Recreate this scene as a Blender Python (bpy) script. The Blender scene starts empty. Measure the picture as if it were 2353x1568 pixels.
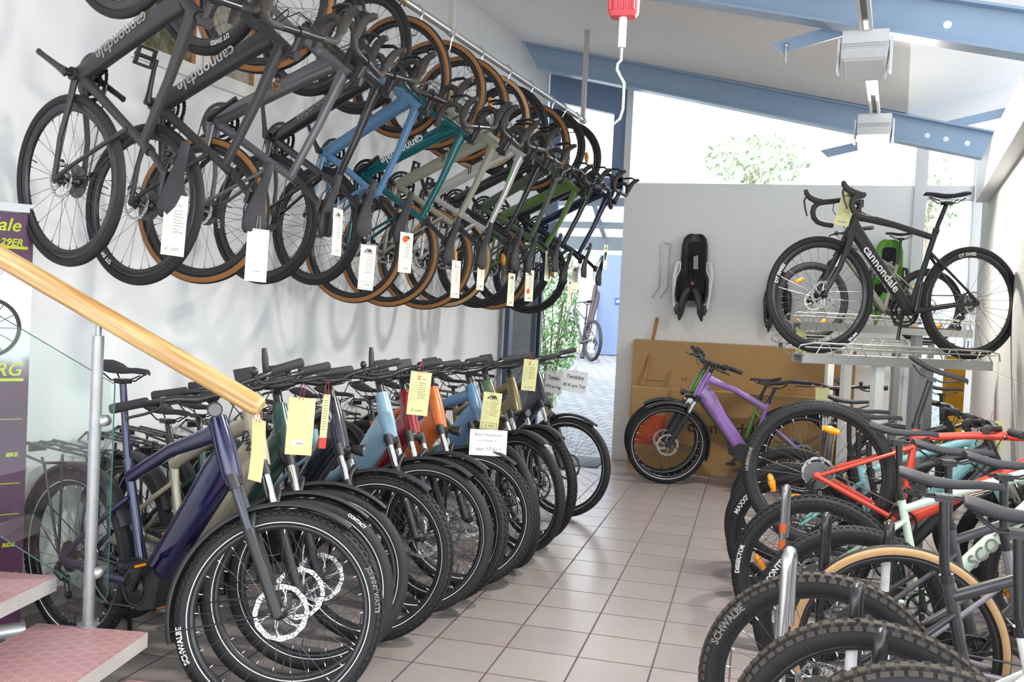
import bpy, math, random
from mathutils import Matrix, Vector
random.seed(7)
sc = bpy.context.scene
COL = sc.collection
pi = math.pi
sin, cos, rad = math.sin, math.cos, math.radians

# ------------------------------------------------------------------ camera, sky, sun, exposure
CAM = (1.6475, -5.3425, 1.4887)
yaw, pit, rol = -0.2511, -0.0287, 0.0481
cam = bpy.data.cameras.new('camera')
cam.sensor_width = 36.0
cam.lens = 2161.0 / 2353 * 36
cam.clip_start = 0.05
co = bpy.data.objects.new('camera', cam)
COL.objects.link(co)
F = Vector((sin(yaw) * cos(pit), cos(yaw) * cos(pit), sin(pit)))
R0 = Vector((cos(yaw), -sin(yaw), 0))
U0 = R0.cross(F)
RR = R0 * cos(rol) + U0 * sin(rol)
UU = U0 * cos(rol) - R0 * sin(rol)
m = Matrix((RR, UU, -F)).transposed().to_4x4()
m.translation = CAM
co.matrix_world = m
sc.camera = co

w = bpy.data.worlds.new('sky')
sc.world = w
w.use_nodes = True
bg = w.node_tree.nodes['Background']
bg.inputs[0].default_value = (0.90, 0.955, 1.0, 1)
bg.inputs[1].default_value = 4.1

sun = bpy.data.lights.new('sun', 'SUN')
sun.energy = 5.0
sun.angle = rad(1.2)
sun.color = (1.0, 0.96, 0.9)
so = bpy.data.objects.new('sun', sun)
COL.objects.link(so)
so.rotation_euler = Vector((-0.2, 1.0, -0.8)).to_track_quat('-Z', 'Y').to_euler()

sc.view_settings.view_transform = 'Standard'
sc.view_settings.look = 'None'
sc.view_settings.exposure = 0.02
sc.view_settings.gamma = 1.0
sc.view_settings.use_curve_mapping = False
sc.cycles.max_bounces = 10
sc.cycles.diffuse_bounces = 5
sc.cycles.transparent_max_bounces = 16
sc.cycles.caustics_reflective = False
sc.cycles.caustics_refractive = False

# ------------------------------------------------------------------ materials
def lin(h):
    h = h.lstrip('#')
    o = []
    for i in (0, 2, 4):
        c = int(h[i:i + 2], 16) / 255
        o.append(c / 12.92 if c <= 0.04045 else ((c + 0.055) / 1.055) ** 2.4)
    return (*o, 1)
MATS = {}
def mat(name, col='#888888', rough=0.5, metal=0.0, coat=0.0, var=0.0, vscale=20.0, bump=0.0, spec=0.5, emit=0.0):
    if name in MATS:
        return MATS[name]
    mm = bpy.data.materials.new(name)
    mm.use_nodes = True
    nt = mm.node_tree
    b = nt.nodes['Principled BSDF']
    b.inputs['Base Color'].default_value = lin(col)
    b.inputs['Roughness'].default_value = rough
    b.inputs['Metallic'].default_value = metal
    b.inputs['Specular IOR Level'].default_value = spec
    b.inputs['Coat Weight'].default_value = coat
    b.inputs['Coat Roughness'].default_value = 0.08
    if emit:
        b.inputs['Emission Color'].default_value = lin(col)
        b.inputs['Emission Strength'].default_value = emit
    if var or bump:
        tc = nt.nodes.new('ShaderNodeTexCoord')
        nz = nt.nodes.new('ShaderNodeTexNoise')
        nz.inputs['Scale'].default_value = vscale
        nz.inputs['Detail'].default_value = 5
        nt.links.new(tc.outputs['Object'], nz.inputs['Vector'])
        if var:
            rp = nt.nodes.new('ShaderNodeMix')
            rp.data_type = 'RGBA'
            c = lin(col)
            rp.inputs[6].default_value = tuple(max(0, x * (1 - var)) for x in c[:3]) + (1,)
            rp.inputs[7].default_value = tuple(min(1, x * (1 + var)) for x in c[:3]) + (1,)
            nt.links.new(nz.outputs['Fac'], rp.inputs[0])
            nt.links.new(rp.outputs[2], b.inputs['Base Color'])
        if bump:
            bp = nt.nodes.new('ShaderNodeBump')
            bp.inputs['Strength'].default_value = bump
            bp.inputs['Distance'].default_value = 0.01
            nt.links.new(nz.outputs['Fac'], bp.inputs['Height'])
            nt.links.new(bp.outputs[0], b.inputs['Normal'])
    MATS[name] = mm
    return mm
def glass(name, tint=(0.95, 0.98, 0.97), fac=0.08):
    if name in MATS:
        return MATS[name]
    mm = bpy.data.materials.new(name)
    mm.use_nodes = True
    nt = mm.node_tree
    nt.nodes.remove(nt.nodes['Principled BSDF'])
    t = nt.nodes.new('ShaderNodeBsdfTransparent')
    t.inputs[0].default_value = (*tint, 1)
    g = nt.nodes.new('ShaderNodeBsdfGlossy')
    g.inputs['Roughness'].default_value = 0.02
    fr = nt.nodes.new('ShaderNodeFresnel')
    fr.inputs[0].default_value = 1.45
    mx = nt.nodes.new('ShaderNodeMixShader')
    nt.links.new(fr.outputs[0], mx.inputs[0])
    nt.links.new(t.outputs[0], mx.inputs[1])
    nt.links.new(g.outputs[0], mx.inputs[2])
    nt.links.new(mx.outputs[0], nt.nodes['Material Output'].inputs[0])
    MATS[name] = mm
    return mm
def nodes(name):
    mm = bpy.data.materials.new(name)
    mm.use_nodes = True
    MATS[name] = mm
    return mm, mm.node_tree, mm.node_tree.nodes['Principled BSDF']
def math_node(nt, op, a, b=None, clamp=False):
    nd = nt.nodes.new('ShaderNodeMath')
    nd.operation = op
    nd.use_clamp = clamp
    for i, x in enumerate((a, b)):
        if x is None:
            continue
        if isinstance(x, (int, float)):
            nd.inputs[i].default_value = x
        else:
            nt.links.new(x, nd.inputs[i])
    return nd.outputs[0]

TYRE = mat('tyre_rubber', '#29292b', 0.66, var=0.25, vscale=60, spec=.35)
DUST = mat('dusty_knobs', '#4b443e', .8, var=.3, vscale=50)
TAN = mat('tan_sidewall', '#9c6a3a', 0.7, var=0.12, vscale=40)
CREAM = mat('pale_sidewall', '#c9a072', 0.7, var=0.1, vscale=40)
STRIPE = mat('reflective_stripe', '#f4f6f6', 0.3)
RIM = mat('black_rim', '#26262a', 0.35, coat=0.2)
SPOKE = mat('spoke_steel', '#56565c', 0.3, 0.8)
NIPPLE = mat('spoke_nipple', '#f4f4f4', 0.2, 0.7)
ALLOY = mat('bare_alloy', '#c9cbcd', 0.3, 0.9)
CHROME = mat('chrome', '#e4e6e8', 0.12, 1.0)
DISC = mat('brake_disc_steel', '#d2d4d4', 0.28, 0.9)
BLACKP = mat('black_plastic', '#2b2b2e', 0.45)
BLACKM = mat('black_metal', '#2a2a2d', 0.3, 0.2, coat=0.3)
GRIP = mat('black_grip', '#323236', 0.7, bump=0.4, vscale=300)
SADDLE = mat('saddle_skin', '#303034', 0.68, spec=.3)
TAPE = mat('bar_tape', '#3a3734', 0.65, bump=0.3, vscale=120)
CHAIN = mat('chain_steel', '#6e6e6d', 0.38, 0.9)
ORANGE = mat('orange_reflector', '#f59a0c', 0.25, coat=0.5)
REDP = mat('red_plastic', '#cf4a52', 0.45)
LENS = mat('lamp_lens', '#6b6f73', 0.08, coat=1.0)
WHITEINK = mat('white_lettering', '#e9eaea', 0.5)
GREYINK = mat('grey_lettering', '#85827e', 0.5)
DARKINK = mat('dark_lettering', '#3a3835', 0.6)
REDINK = mat('red_lettering', '#c9412f', 0.6)

# ------------------------------------------------------------------ mesh builder
class MB:
    def __init__(s):
        s.v, s.f, s.m, s.s = [], [], [], []
    def add(s, vs, fs, mi=0, smooth=True):
        k = len(s.v)
        s.v += [tuple(x) for x in vs]
        for f in fs:
            s.f.append([i + k for i in f])
            s.m.append(mi)
            s.s.append(smooth)
        return s
    def tube(s, path, r, n=8, mi=0, caps=True, lat=None, b=None, pw=2.0):
        """r: half width across; b: half height in plane (elliptic); lat: fixed sideways vector."""
        P = [Vector(p) for p in path]
        N = len(P)
        r = r if isinstance(r, (list, tuple)) else [r] * N
        b = r if b is None else (b if isinstance(b, (list, tuple)) else [b] * N)
        T = []
        for i in range(N):
            t = P[min(i + 1, N - 1)] - P[max(i - 1, 0)]
            T.append(t.normalized() if t.length > 1e-9 else Vector((0, 0, 1)))
        if lat is None:
            a = T[0].orthogonal().normalized()
        vs, fs = [], []
        for i in range(N):
            if lat is not None:
                a = Vector(lat)
                a = (a - T[i] * a.dot(T[i])).normalized()
            else:
                a = (a - T[i] * a.dot(T[i])).normalized()
            c = T[i].cross(a)
            for j in range(n):
                th = 2 * pi * (j + 0.5) / n
                x, y = cos(th), sin(th)
                if pw != 2.0:
                    x = math.copysign(abs(x) ** (2 / pw), x)
                    y = math.copysign(abs(y) ** (2 / pw), y)
                vs.append(P[i] + a * (x * r[i]) + c * (y * b[i]))
        for i in range(N - 1):
            for j in range(n):
                j2 = (j + 1) % n
                fs.append((i * n + j, i * n + j2, (i + 1) * n + j2, (i + 1) * n + j))
        s.add(vs, fs, mi, True)
        if caps:
            s.add(vs[:n], [tuple(range(n))[::-1]], mi, False)
            s.add(vs[-n:], [tuple(range(n))], mi, False)
        return s
    def box(s, c, size, rot=None, mi=0):
        c = Vector(c)
        hx, hy, hz = [x / 2 for x in size]
        vs = [Vector((x, y, z)) for x in (-hx, hx) for y in (-hy, hy) for z in (-hz, hz)]
        if rot is not None:
            vs = [rot @ x for x in vs]
        vs = [x + c for x in vs]
        return s.add(vs, [(0, 1, 3, 2), (4, 6, 7, 5), (0, 4, 5, 1), (2, 3, 7, 6), (0, 2, 6, 4), (1, 5, 7, 3)], mi, False)
    def hexa(s, p, mi=0):
        """eight corners: bottom four then top four, same winding"""
        return s.add(p, [(3, 2, 1, 0), (4, 5, 6, 7), (0, 1, 5, 4), (1, 2, 6, 5), (2, 3, 7, 6), (3, 0, 4, 7)], mi, False)
    def cyl(s, p0, p1, r, n=10, mi=0, r2=None):
        return s.tube([p0, p1], [r, r if r2 is None else r2], n, mi)
    def lathe(s, prof, n=24, mi=0, smooth=True, closed=False, c=(0, 0, 0), a0=0.0, a1=2 * pi):
        """profile (rho, y) turned about the y axis"""
        full = abs(a1 - a0 - 2 * pi) < 1e-6
        m_ = n if full else n + 1
        k = len(prof)
        vs = []
        for i in range(m_):
            th = a0 + (a1 - a0) * i / n
            for (rho, y) in prof:
                vs.append((c[0] + rho * cos(th), c[1] + y, c[2] + rho * sin(th)))
        fs = []
        for i in range(n):
            i2 = (i + 1) % m_
            for j in range(k if closed else k - 1):
                j2 = (j + 1) % k
                fs.append((i * k + j, i * k + j2, i2 * k + j2, i2 * k + j))
        return s.add(vs, fs, mi, smooth)
    def prism(s, poly, y0, y1, mi=0, fn=None):
        """polygon in xz pushed along y"""
        n = len(poly)
        vs = [(x, y0, z) for x, z in poly] + [(x, y1, z) for x, z in poly]
        if fn:
            vs = [fn(Vector(v)) for v in vs]
        fs = [tuple(range(n)), tuple(range(n, 2 * n))[::-1]]
        fs += [(i, i + n, (i + 1) % n + n, (i + 1) % n) for i in range(n)]
        return s.add(vs, fs, mi, False)
    def ball(s, c, r, n=10, mi=0):
        rx, ry, rz = r if isinstance(r, (tuple, list)) else (r, r, r)
        vs, fs = [], []
        k = n // 2
        for i in range(k + 1):
            a = pi * i / k
            for j in range(n):
                b = 2 * pi * j / n
                vs.append((c[0] + rx * sin(a) * cos(b), c[1] + ry * sin(a) * sin(b), c[2] + rz * cos(a)))
        for i in range(k):
            for j in range(n):
                fs.append((i * n + j, (i + 1) * n + j, (i + 1) * n + (j + 1) % n, i * n + (j + 1) % n))
        return s.add(vs, fs, mi, True)
    def mesh(s, name, mats):
        me = bpy.data.meshes.new(name)
        me.from_pydata(s.v, [], s.f)
        for x in mats:
            me.materials.append(x)
        me.polygons.foreach_set('material_index', s.m)
        me.polygons.foreach_set('use_smooth', s.s)
        me.update()
        return me

def put(name, me, parent=None, mats=None, loc=None, M=None, **props):
    if isinstance(me, MB):
        me = me.mesh(name, mats or [BLACKP])
        mats = None
    o = bpy.data.objects.new(name, me)
    COL.objects.link(o)
    if mats:
        for i, x in enumerate(mats):
            o.material_slots[i].link = 'OBJECT'
            o.material_slots[i].material = x
    if parent is not None:
        o.parent = parent
    if M is not None:
        o.matrix_local = M
    elif loc is not None:
        o.location = loc
    for k, v in props.items():
        o[k] = v
    return o
def thing(name, label, category, M=None, loc=None, group=None):
    o = bpy.data.objects.new(name, None)
    o.empty_display_size = 0.1
    COL.objects.link(o)
    if M is not None:
        o.matrix_world = M
    elif loc is not None:
        o.location = loc
    o['label'] = label
    o['category'] = category
    if group:
        o['group'] = group
    return o
def one(name, me, mats, label, category, group=None, **kw):
    o = put(name, me, None, mats, **kw)
    o['label'] = label
    o['category'] = category
    if group:
        o['group'] = group
    return o
def struct(name, mb, mats, **kw):
    o = put(name, mb, None, mats, **kw)
    o['kind'] = 'structure'
    return o

_T = {}
def text(s, size=0.05, shear=0.0, bold=0.0, ext=0.0006, align='CENTER'):
    key = (s, size, shear, bold, ext, align)
    if key in _T:
        return _T[key]
    cu = bpy.data.curves.new('lettering', 'FONT')
    cu.body = s
    cu.size = size
    cu.shear = shear
    cu.offset = bold
    cu.extrude = ext
    cu.resolution_u = 3
    cu.align_x = align
    cu.align_y = 'CENTER'
    o = bpy.data.objects.new('lettering', cu)
    COL.objects.link(o)
    dg = bpy.context.evaluated_depsgraph_get()
    dg.update()
    me = bpy.data.meshes.new_from_object(o.evaluated_get(dg))
    vs = [tuple(v.co) for v in me.vertices]
    fs = [tuple(p.vertices) for p in me.polygons]
    bpy.data.objects.remove(o)
    bpy.data.curves.remove(cu)
    bpy.data.meshes.remove(me)
    _T[key] = (vs, fs)
    return vs, fs
def add_text(mb, s, size, M=None, fn=None, mi=0, **kw):
    vs, fs = text(s, size, **kw)
    vs = [Vector(v) for v in vs]
    if M is not None:
        vs = [M @ v for v in vs]
    if fn:
        vs = [fn(v) for v in vs]
    return mb.add(vs, fs, mi, False)
def frame3(x, y, z, o):
    M = Matrix((x, y, z)).transposed().to_4x4()
    M.translation = o
    return M

# room axes: n points away from the left wall, u runs along it towards the far end
AW = math.atan(0.139)
n_ = Vector((cos(AW), -sin(AW), 0))
u_ = Vector((sin(AW), cos(AW), 0))
P0 = Vector((-0.643, 4.556, 0))
def D(d, s, z=0.0):
    return P0 + n_ * d + u_ * s + Vector((0, 0, z))
ROOM = frame3(n_, u_, Vector((0, 0, 1)), P0)

# ------------------------------------------------------------------ bicycle parts
# bicycle space: x forward, y left, z up, origin on the ground under the rear axle
GE = {
    'road': dict(R=.345, w=.038, bb=(.414, -.07), sj=(.281, .38), ht=(.80, .50), hb=(.838, .385), fh=1.01, sd=(.205, .615)),
    'ebike': dict(R=.370, w=.058, bb=(.46, -.04), sj=(.335, .40), ht=(.853, .668), hb=(.943, .466), fh=1.20, sd=(.27, .62)),
    'mtb': dict(R=.372, w=.060, bb=(.44, -.06), sj=(.34, .36), ht=(.862, .595), hb=(.91, .487), fh=1.18, sd=(.31, .69)),
}
LAT = (0, 1, 0)
MESH = {}
def cached(key, fn, mats):
    if key not in MESH:
        MESH[key] = fn().mesh(key[0], mats)
    return MESH[key]

def tyre_mb(R, w, style):
    mb = MB()
    rs = w / 2
    knob = style.startswith('knob')
    Rm = R - rs - (0.003 if knob else 0)
    ph = [-150, -126, -118, -100, -82, -64, -45, -22, 0, 22, 45, 64, 82, 100, 118, 126, 150]
    N = 80
    vs, fs, ms = [], [], []
    for i in range(N):
        th = 2 * pi * i / N
        for p in ph:
            a = rad(p)
            rho = Rm + rs * cos(a)
            vs.append((rho * cos(th), rs * sin(a), rho * sin(th)))
    k = len(ph)
    for j in range(k - 1):
        mid = abs(ph[j] + ph[j + 1]) / 2
        mi = 0
        if style in ('tan', 'cream') and mid > 52:
            mi = 1
        if 'stripe' in style and 117 < mid < 127:
            mi = 1
        if style in ('tan', 'cream') and mid > 120:
            mi = 0
        ff = []
        for i in range(N):
            i2 = (i + 1) % N
            ff.append((i * k + j, i * k + j + 1, i2 * k + j + 1, i2 * k + j))
        fs.append((ff, mi))
    base = len(mb.v)
    mb.v += vs
    for ff, mi in fs:
        for f in ff:
            mb.f.append([x + base for x in f])
            mb.m.append(mi)
            mb.s.append(True)
    if knob:
        NK = 96 if style == 'knobfine' else 74
        hk = 0.003 if style == 'knobfine' else 0.0058
        for i in range(NK):
            for a0, half, off in ((-58, .0055, 0), (-20, .0065, .5), (20, .0065, 0), (58, .0055, .5)):
                th = 2 * pi * (i + off) / NK
                d = pi / NK * (.62 if abs(a0) < 30 else .7)
                a = rad(a0)
                da = half / rs
                ps = []
                for h in (-0.002, hk):
                    for tt in (th - d, th + d):
                        for aa in ((a - da), (a + da)):
                            rho = Rm + (rs + h) * cos(aa)
                            ps.append((rho * cos(tt), (rs + h) * sin(aa), rho * sin(tt)))
                mb.add(ps, [(4, 5, 7, 6), (0, 1, 5, 4), (2, 6, 7, 3), (0, 4, 6, 2), (1, 3, 7, 5)], 2, False)
    return mb
def rim_mb(R, w, depth):
    mb = MB()
    rs = w / 2
    Rm = R - rs - .003
    ri = Rm - rs * .75
    hw = min(.013, rs * .62)
    mb.lathe([(ri + .006, -hw), (ri - depth * .4, -hw), (ri - depth, -.006), (ri - depth, .006), (ri - depth * .4, hw), (ri + .006, hw)], 72, closed=True)
    # valve
    mb.cyl((0, 0, -(ri - depth)), (0, 0, -(ri - depth - .045)), .003, 6)
    return mb
def spokes_mb(R, w, depth, n=28):
    mb = MB()
    rs = w / 2
    ri = R - rs - .003 - rs * .75 - depth
    for i in range(n):
        a1 = 2 * pi * (i + .5) / n
        side = 1 if i % 2 else -1
        a0 = a1 + (.75 if (i // 2) % 2 else -.75)
        y0 = .032 * side
        p0 = (.024 * cos(a0), y0, .024 * sin(a0))
        p1 = (ri * cos(a1), .004 * side, ri * sin(a1))
        mb.tube([p0, p1], .0011, 4, 0, caps=False)
        q = [p0[k] + (p1[k] - p0[k]) * .955 for k in range(3)]
        mb.tube([q, p1], .0023, 5, 1)
    return mb
def hub_mb(cass):
    mb = MB()
    mb.lathe([(.0, -.062), (.011, -.062), (.012, -.035), (.026, -.034), (.026, -.029), (.014, -.024), (.012, 0), (.014, .024), (.026, .029), (.026, .034), (.012, .036), (.011, .062), (.0, .062)], 14)
    return mb
def cassette_mb():
    mb = MB()
    for i in range(9):
        r = .022 + i * .0054
        y = -.062 + i * .0034
        N = 24
        pr = []
        for k in range(N * 2):
            rr = r + (.003 if k % 2 else -.001)
            pr.append((rr * cos(pi * k / N), rr * sin(pi * k / N)))
        mb.prism(pr, y, y + .0018)
    return mb
def disc_mb(r):
    mb = MB()
    N = 72
    y0, y1 = .036, .0385
    vs = []
    for y in (y0, y1):
        for i in range(N):
            th = 2 * pi * i / N
            ro = r + .0016 * sin(12 * th)
            ri = r * .83 + .0016 * sin(6 * th)
            vs += [(ro * cos(th), y, ro * sin(th)), (ri * cos(th), y, ri * sin(th))]
    fs = []
    for i in range(N):
        i2 = (i + 1) % N
        a, b, c, d = 2 * i, 2 * i + 1, 2 * i2, 2 * i2 + 1
        o = 2 * N
        fs += [(a, c, d, b), (a + o, b + o, d + o, c + o), (a, a + o, c + o, c), (b, d, d + o, b + o)]
    mb.add(vs, fs, 0, False)
    for k in range(6):
        t0 = 2 * pi * k / 6
        for sg in (1,):
            pts = []
            for q in range(5):
                t = q / 4
                rr = .022 + (r * .82 - .022) * t
                a = t0 + sg * .62 * t
                pts.append((rr * cos(a), .03725, rr * sin(a)))
            mb.tube(pts, .0055, 4, 0, b=.0012, lat=None)
        a = t0 + .3
        mb.tube([(.022 * cos(a), .03725, .022 * sin(a)), (r * .82 * cos(a + .15), .03725, r * .82 * sin(a + .15))], .003, 4, 0)
    mb.lathe([(.016, .035), (.026, .035), (.026, .039), (.016, .039)], 18, 1, closed=True)
    for i in range(48):                                   # drilled holes
        th = 2 * pi * i / 48
        rr = r * (.86 + .07 * (i % 2))
        for y in (y1 + .0003, y0 - .0003):
            c = (rr * cos(th), y, rr * sin(th))
            mb.add([(c[0] + .0028 * cos(2 * pi * k / 6), y, c[2] + .0028 * sin(2 * pi * k / 6)) for k in range(6)], [(0, 1, 2, 3, 4, 5)], 1, False)
    return mb
def reflector_mb(R):
    mb = MB()
    mb.box((R * .62, 0, 0), (.022, .012, .085))
    mb.ball((R * .62, 0, 0), (.02, .012, .05), 8)
    return mb

def add_wheel(parent, name, M, R, w, style, depth, disc, cass, reflect=None, words=None, rimmat=None):
    rim = cached(('rim', R, w, depth), lambda: rim_mb(R, w, depth), [RIM])
    wh = put(name, rim, parent, M=M)
    put('tyre', cached(('tyre', R, w, style), lambda: tyre_mb(R, w, style), [TYRE, {'tan': TAN, 'cream': CREAM}.get(style, STRIPE), DUST if 'dust' in style else TYRE]), wh)
    put('spokes', cached(('spokes', R, w, depth), lambda: spokes_mb(R, w, depth), [SPOKE, NIPPLE if 'stripe' in style or w > .05 else SPOKE]), wh)
    put('hub', cached(('hub', cass), lambda: hub_mb(cass), [BLACKM]), wh)
    if disc:
        put('brake_disc', cached(('brake_disc', disc), lambda: disc_mb(disc), [DISC, BLACKM]), wh)
    if cass:
        put('cassette', cached(('cassette',), cassette_mb, [CHAIN]), wh)
    if reflect is not None:
        for a in reflect:
            put('reflector', cached(('reflector', R), lambda: reflector_mb(R), [ORANGE]), wh, M=Matrix.Rotation(-rad(a), 4, 'Y'))
    for (s, size, th0, rho, mi, side) in (words or ()):
        mb = MB()
        rs = w / 2
        yy = rs * 1.0 + .0015
        if rho < R - w - .004:
            yy = .0138
        def fn(v, th0=rad(th0), rho=rho, side=side, yy=yy):
            a = th0 + side * v.x / rho
            return Vector(((rho + v.y) * cos(a), side * yy + v.z * side, (rho + v.y) * sin(a)))
        add_text(mb, s, size, fn=fn, bold=.0008)
        put('lettering', mb, wh, [mi])
    return wh

def p3(g, k, y=0.0):
    x, z = g[k]
    return Vector((x, y, z + g['R']))

def frame_mb(kind, var):
    g = GE[kind]
    mb = MB()
    bb, sj, ht, hb = (p3(g, k) for k in ('bb', 'sj', 'ht', 'hb'))
    R = g['R']
    hd = (ht - hb).normalized()
    rear = Vector((0, 0, R))
    def L(a, b, t):
        return a + (b - a) * t
    if kind == 'road':
        mb.tube([hb - hd * .012, L(hb, ht, .5), ht + hd * .012], [.029, .025, .023], 12, 0)
        a = L(hb, ht, .16) - Vector((.012, 0, 0))
        mb.tube([L(a, bb, -.02), L(a, bb, .12), L(a, bb, .5), L(a, bb, .93), bb], [.026, .027, .027, .029, .03], 14, 0, lat=LAT, b=[.046, .040, .036, .034, .03], pw=2.8)
        c = L(hb, ht, .84)
        mid = L(c, sj, .5) + Vector((0, 0, .008))
        mb.tube([c, L(c, sj, .12), mid, sj], [.024, .020, .017, .015], 12, 0, lat=LAT, b=[.036, .025, .019, .018], pw=2.4)
        mb.tube([bb, L(bb, sj, .3), L(bb, sj, .7), sj + (sj - bb).normalized() * .035], [.026, .017, .015, .016], 12, 0, lat=LAT, b=[.024, .02, .018, .019])
        s2 = L(bb, sj, .80)
        for y in (-1, 1):
            e = rear + Vector((0, .063 * y, 0))
            mb.tube([bb + Vector((-.01, .022 * y, 0)), L(bb, rear, .3) + Vector((0, .036 * y, 0)), L(bb, rear, .6) + Vector((0, .06 * y, .002)), e], [.012, .0115, .010, .011], 8, 0, lat=LAT, b=[.02, .014, .011, .012])
            mb.tube([s2 + Vector((0, .012 * y, 0)), L(s2, rear, .3) + Vector((0, .034 * y, 0)), L(s2, rear, .75) + Vector((0, .062 * y, 0)), e], [.009, .0085, .008, .010], 8, 0, lat=LAT, b=[.011, .009, .008, .012])
            mb.ball(e, (.018, .006, .018), 8, 0)
        mb.cyl(bb + Vector((0, -.043, 0)), bb + Vector((0, .043, 0)), .026, 14, 0)
    elif kind == 'mtb':
        mb.tube([hb - hd * .012, L(hb, ht, .5), ht + hd * .01], [.029, .025, .027], 12, 0)
        a = L(hb, ht, .2)
        mb.tube([a, L(a, bb, .08) + Vector((0, 0, -.01)), L(a, bb, .5), L(a, bb, .92), bb], [.026, .026, .027, .028, .03], 12, 0, lat=LAT, b=[.036, .034, .031, .032, .03], pw=2.8)
        c = L(hb, ht, .8)
        mb.tube([c, L(c, sj, .1), L(c, sj, .55), sj - Vector((0, 0, .015))], [.024, .021, .017, .016], 12, 0, lat=LAT, b=[.03, .024, .018, .017], pw=2.5)
        mb.tube([bb, L(bb, sj, .5), sj + (sj - bb).normalized() * .05], [.024, .018, .018], 12, 0, lat=LAT)
        s2 = L(bb, sj, .86)
        for y in (-1, 1):
            e = rear + Vector((0, .07 * y, 0))
            mb.tube([bb + Vector((-.01, .03 * y, 0)), L(bb, rear, .3) + Vector((0, .05 * y, 0)), L(bb, rear, .6) + Vector((0, .068 * y, 0)), e], .0115, 8, 0, lat=LAT, b=.013)
            mb.tube([s2 + Vector((0, .015 * y, 0)), L(s2, rear, .25) + Vector((0, .045 * y, 0)), L(s2, rear, .7) + Vector((0, .068 * y, 0)), e], .009, 8, 0, lat=LAT, b=.0095)
            mb.ball(e, (.02, .006, .02), 8, 0)
        mb.cyl(bb + Vector((0, -.046, 0)), bb + Vector((0, .046, 0)), .026, 14, 0)
    else:
        mb.tube([hb - hd * .012, L(hb, ht, .35), L(hb, ht, .7), ht + hd * .01], [.037, .041, .039, .033], 16, 0)
        a = L(hb, ht, .30)
        mo = bb + Vector((.07, 0, .045))
        low = var == 'low'
        mb.tube([a, L(a, mo, .1) + Vector((-.012, 0, -.012)), L(a, mo, .5) + Vector((0, 0, .0)), mo], [.034, .040, .043, .044], 16, 0, lat=LAT, b=[.066, .072, .062, .062], pw=3.2)
        # battery cover on the down tube's upper face, motor block below
        d = (mo - a).normalized()
        up = Vector((-d.z, 0, d.x))
        if up.z < 0:
            up = -up
        mb.tube([L(a, mo, .3) + up * .045, L(a, mo, .62) + up * .045, L(a, mo, .96) + up * .045], .030, 10, 1, lat=LAT, b=.02, pw=4)
        mb.prism([(bb.x - .07, bb.z + .03), (bb.x - .02, bb.z + .085), (bb.x + .1, bb.z + .10), (bb.x + .15, bb.z + .06), (bb.x + .12, bb.z - .06), (bb.x + .03, bb.z - .085), (bb.x - .05, bb.z - .06)], -.05, .05, 1)
        if low:
            c = L(hb, ht, .55)
            s1 = L(bb, sj, .45)
            mb.tube([c, L(c, s1, .3) + Vector((0, 0, -.09)), L(c, s1, .7) + Vector((0, 0, -.07)), s1], [.027, .026, .024, .024], 12, 0, lat=LAT, b=[.034, .03, .027, .028], pw=3)
        else:
            c = L(hb, ht, .80)
            mb.tube([c, L(c, sj, .12), L(c, sj, .5) + Vector((0, 0, .012)), sj - Vector((0, 0, .02))], [.026, .026, .023, .022], 12, 0, lat=LAT, b=[.038, .034, .026, .026], pw=3)
        mb.tube([bb + Vector((-.01, 0, .04)), L(bb, sj, .5), sj + (sj - bb).normalized() * .05], [.026, .02, .02], 12, 0, lat=LAT)
        s2 = L(bb, sj, .78)
        for y in (-1, 1):
            e = rear + Vector((0, .072 * y, 0))
            mb.tube([bb + Vector((-.03, .035 * y, .01)), L(bb, rear, .35) + Vector((0, .058 * y, .004)), L(bb, rear, .65) + Vector((0, .07 * y, .004)), e], .013, 8, 0, lat=LAT, b=.019, pw=3)
            mb.tube([s2 + Vector((0, .018 * y, 0)), L(s2, rear, .25) + Vector((0, .05 * y, 0)), L(s2, rear, .7) + Vector((0, .07 * y, 0)), e], .010, 8, 0, lat=LAT, b=.012)
            mb.ball(e, (.022, .007, .022), 8, 0)
    return mb

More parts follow.
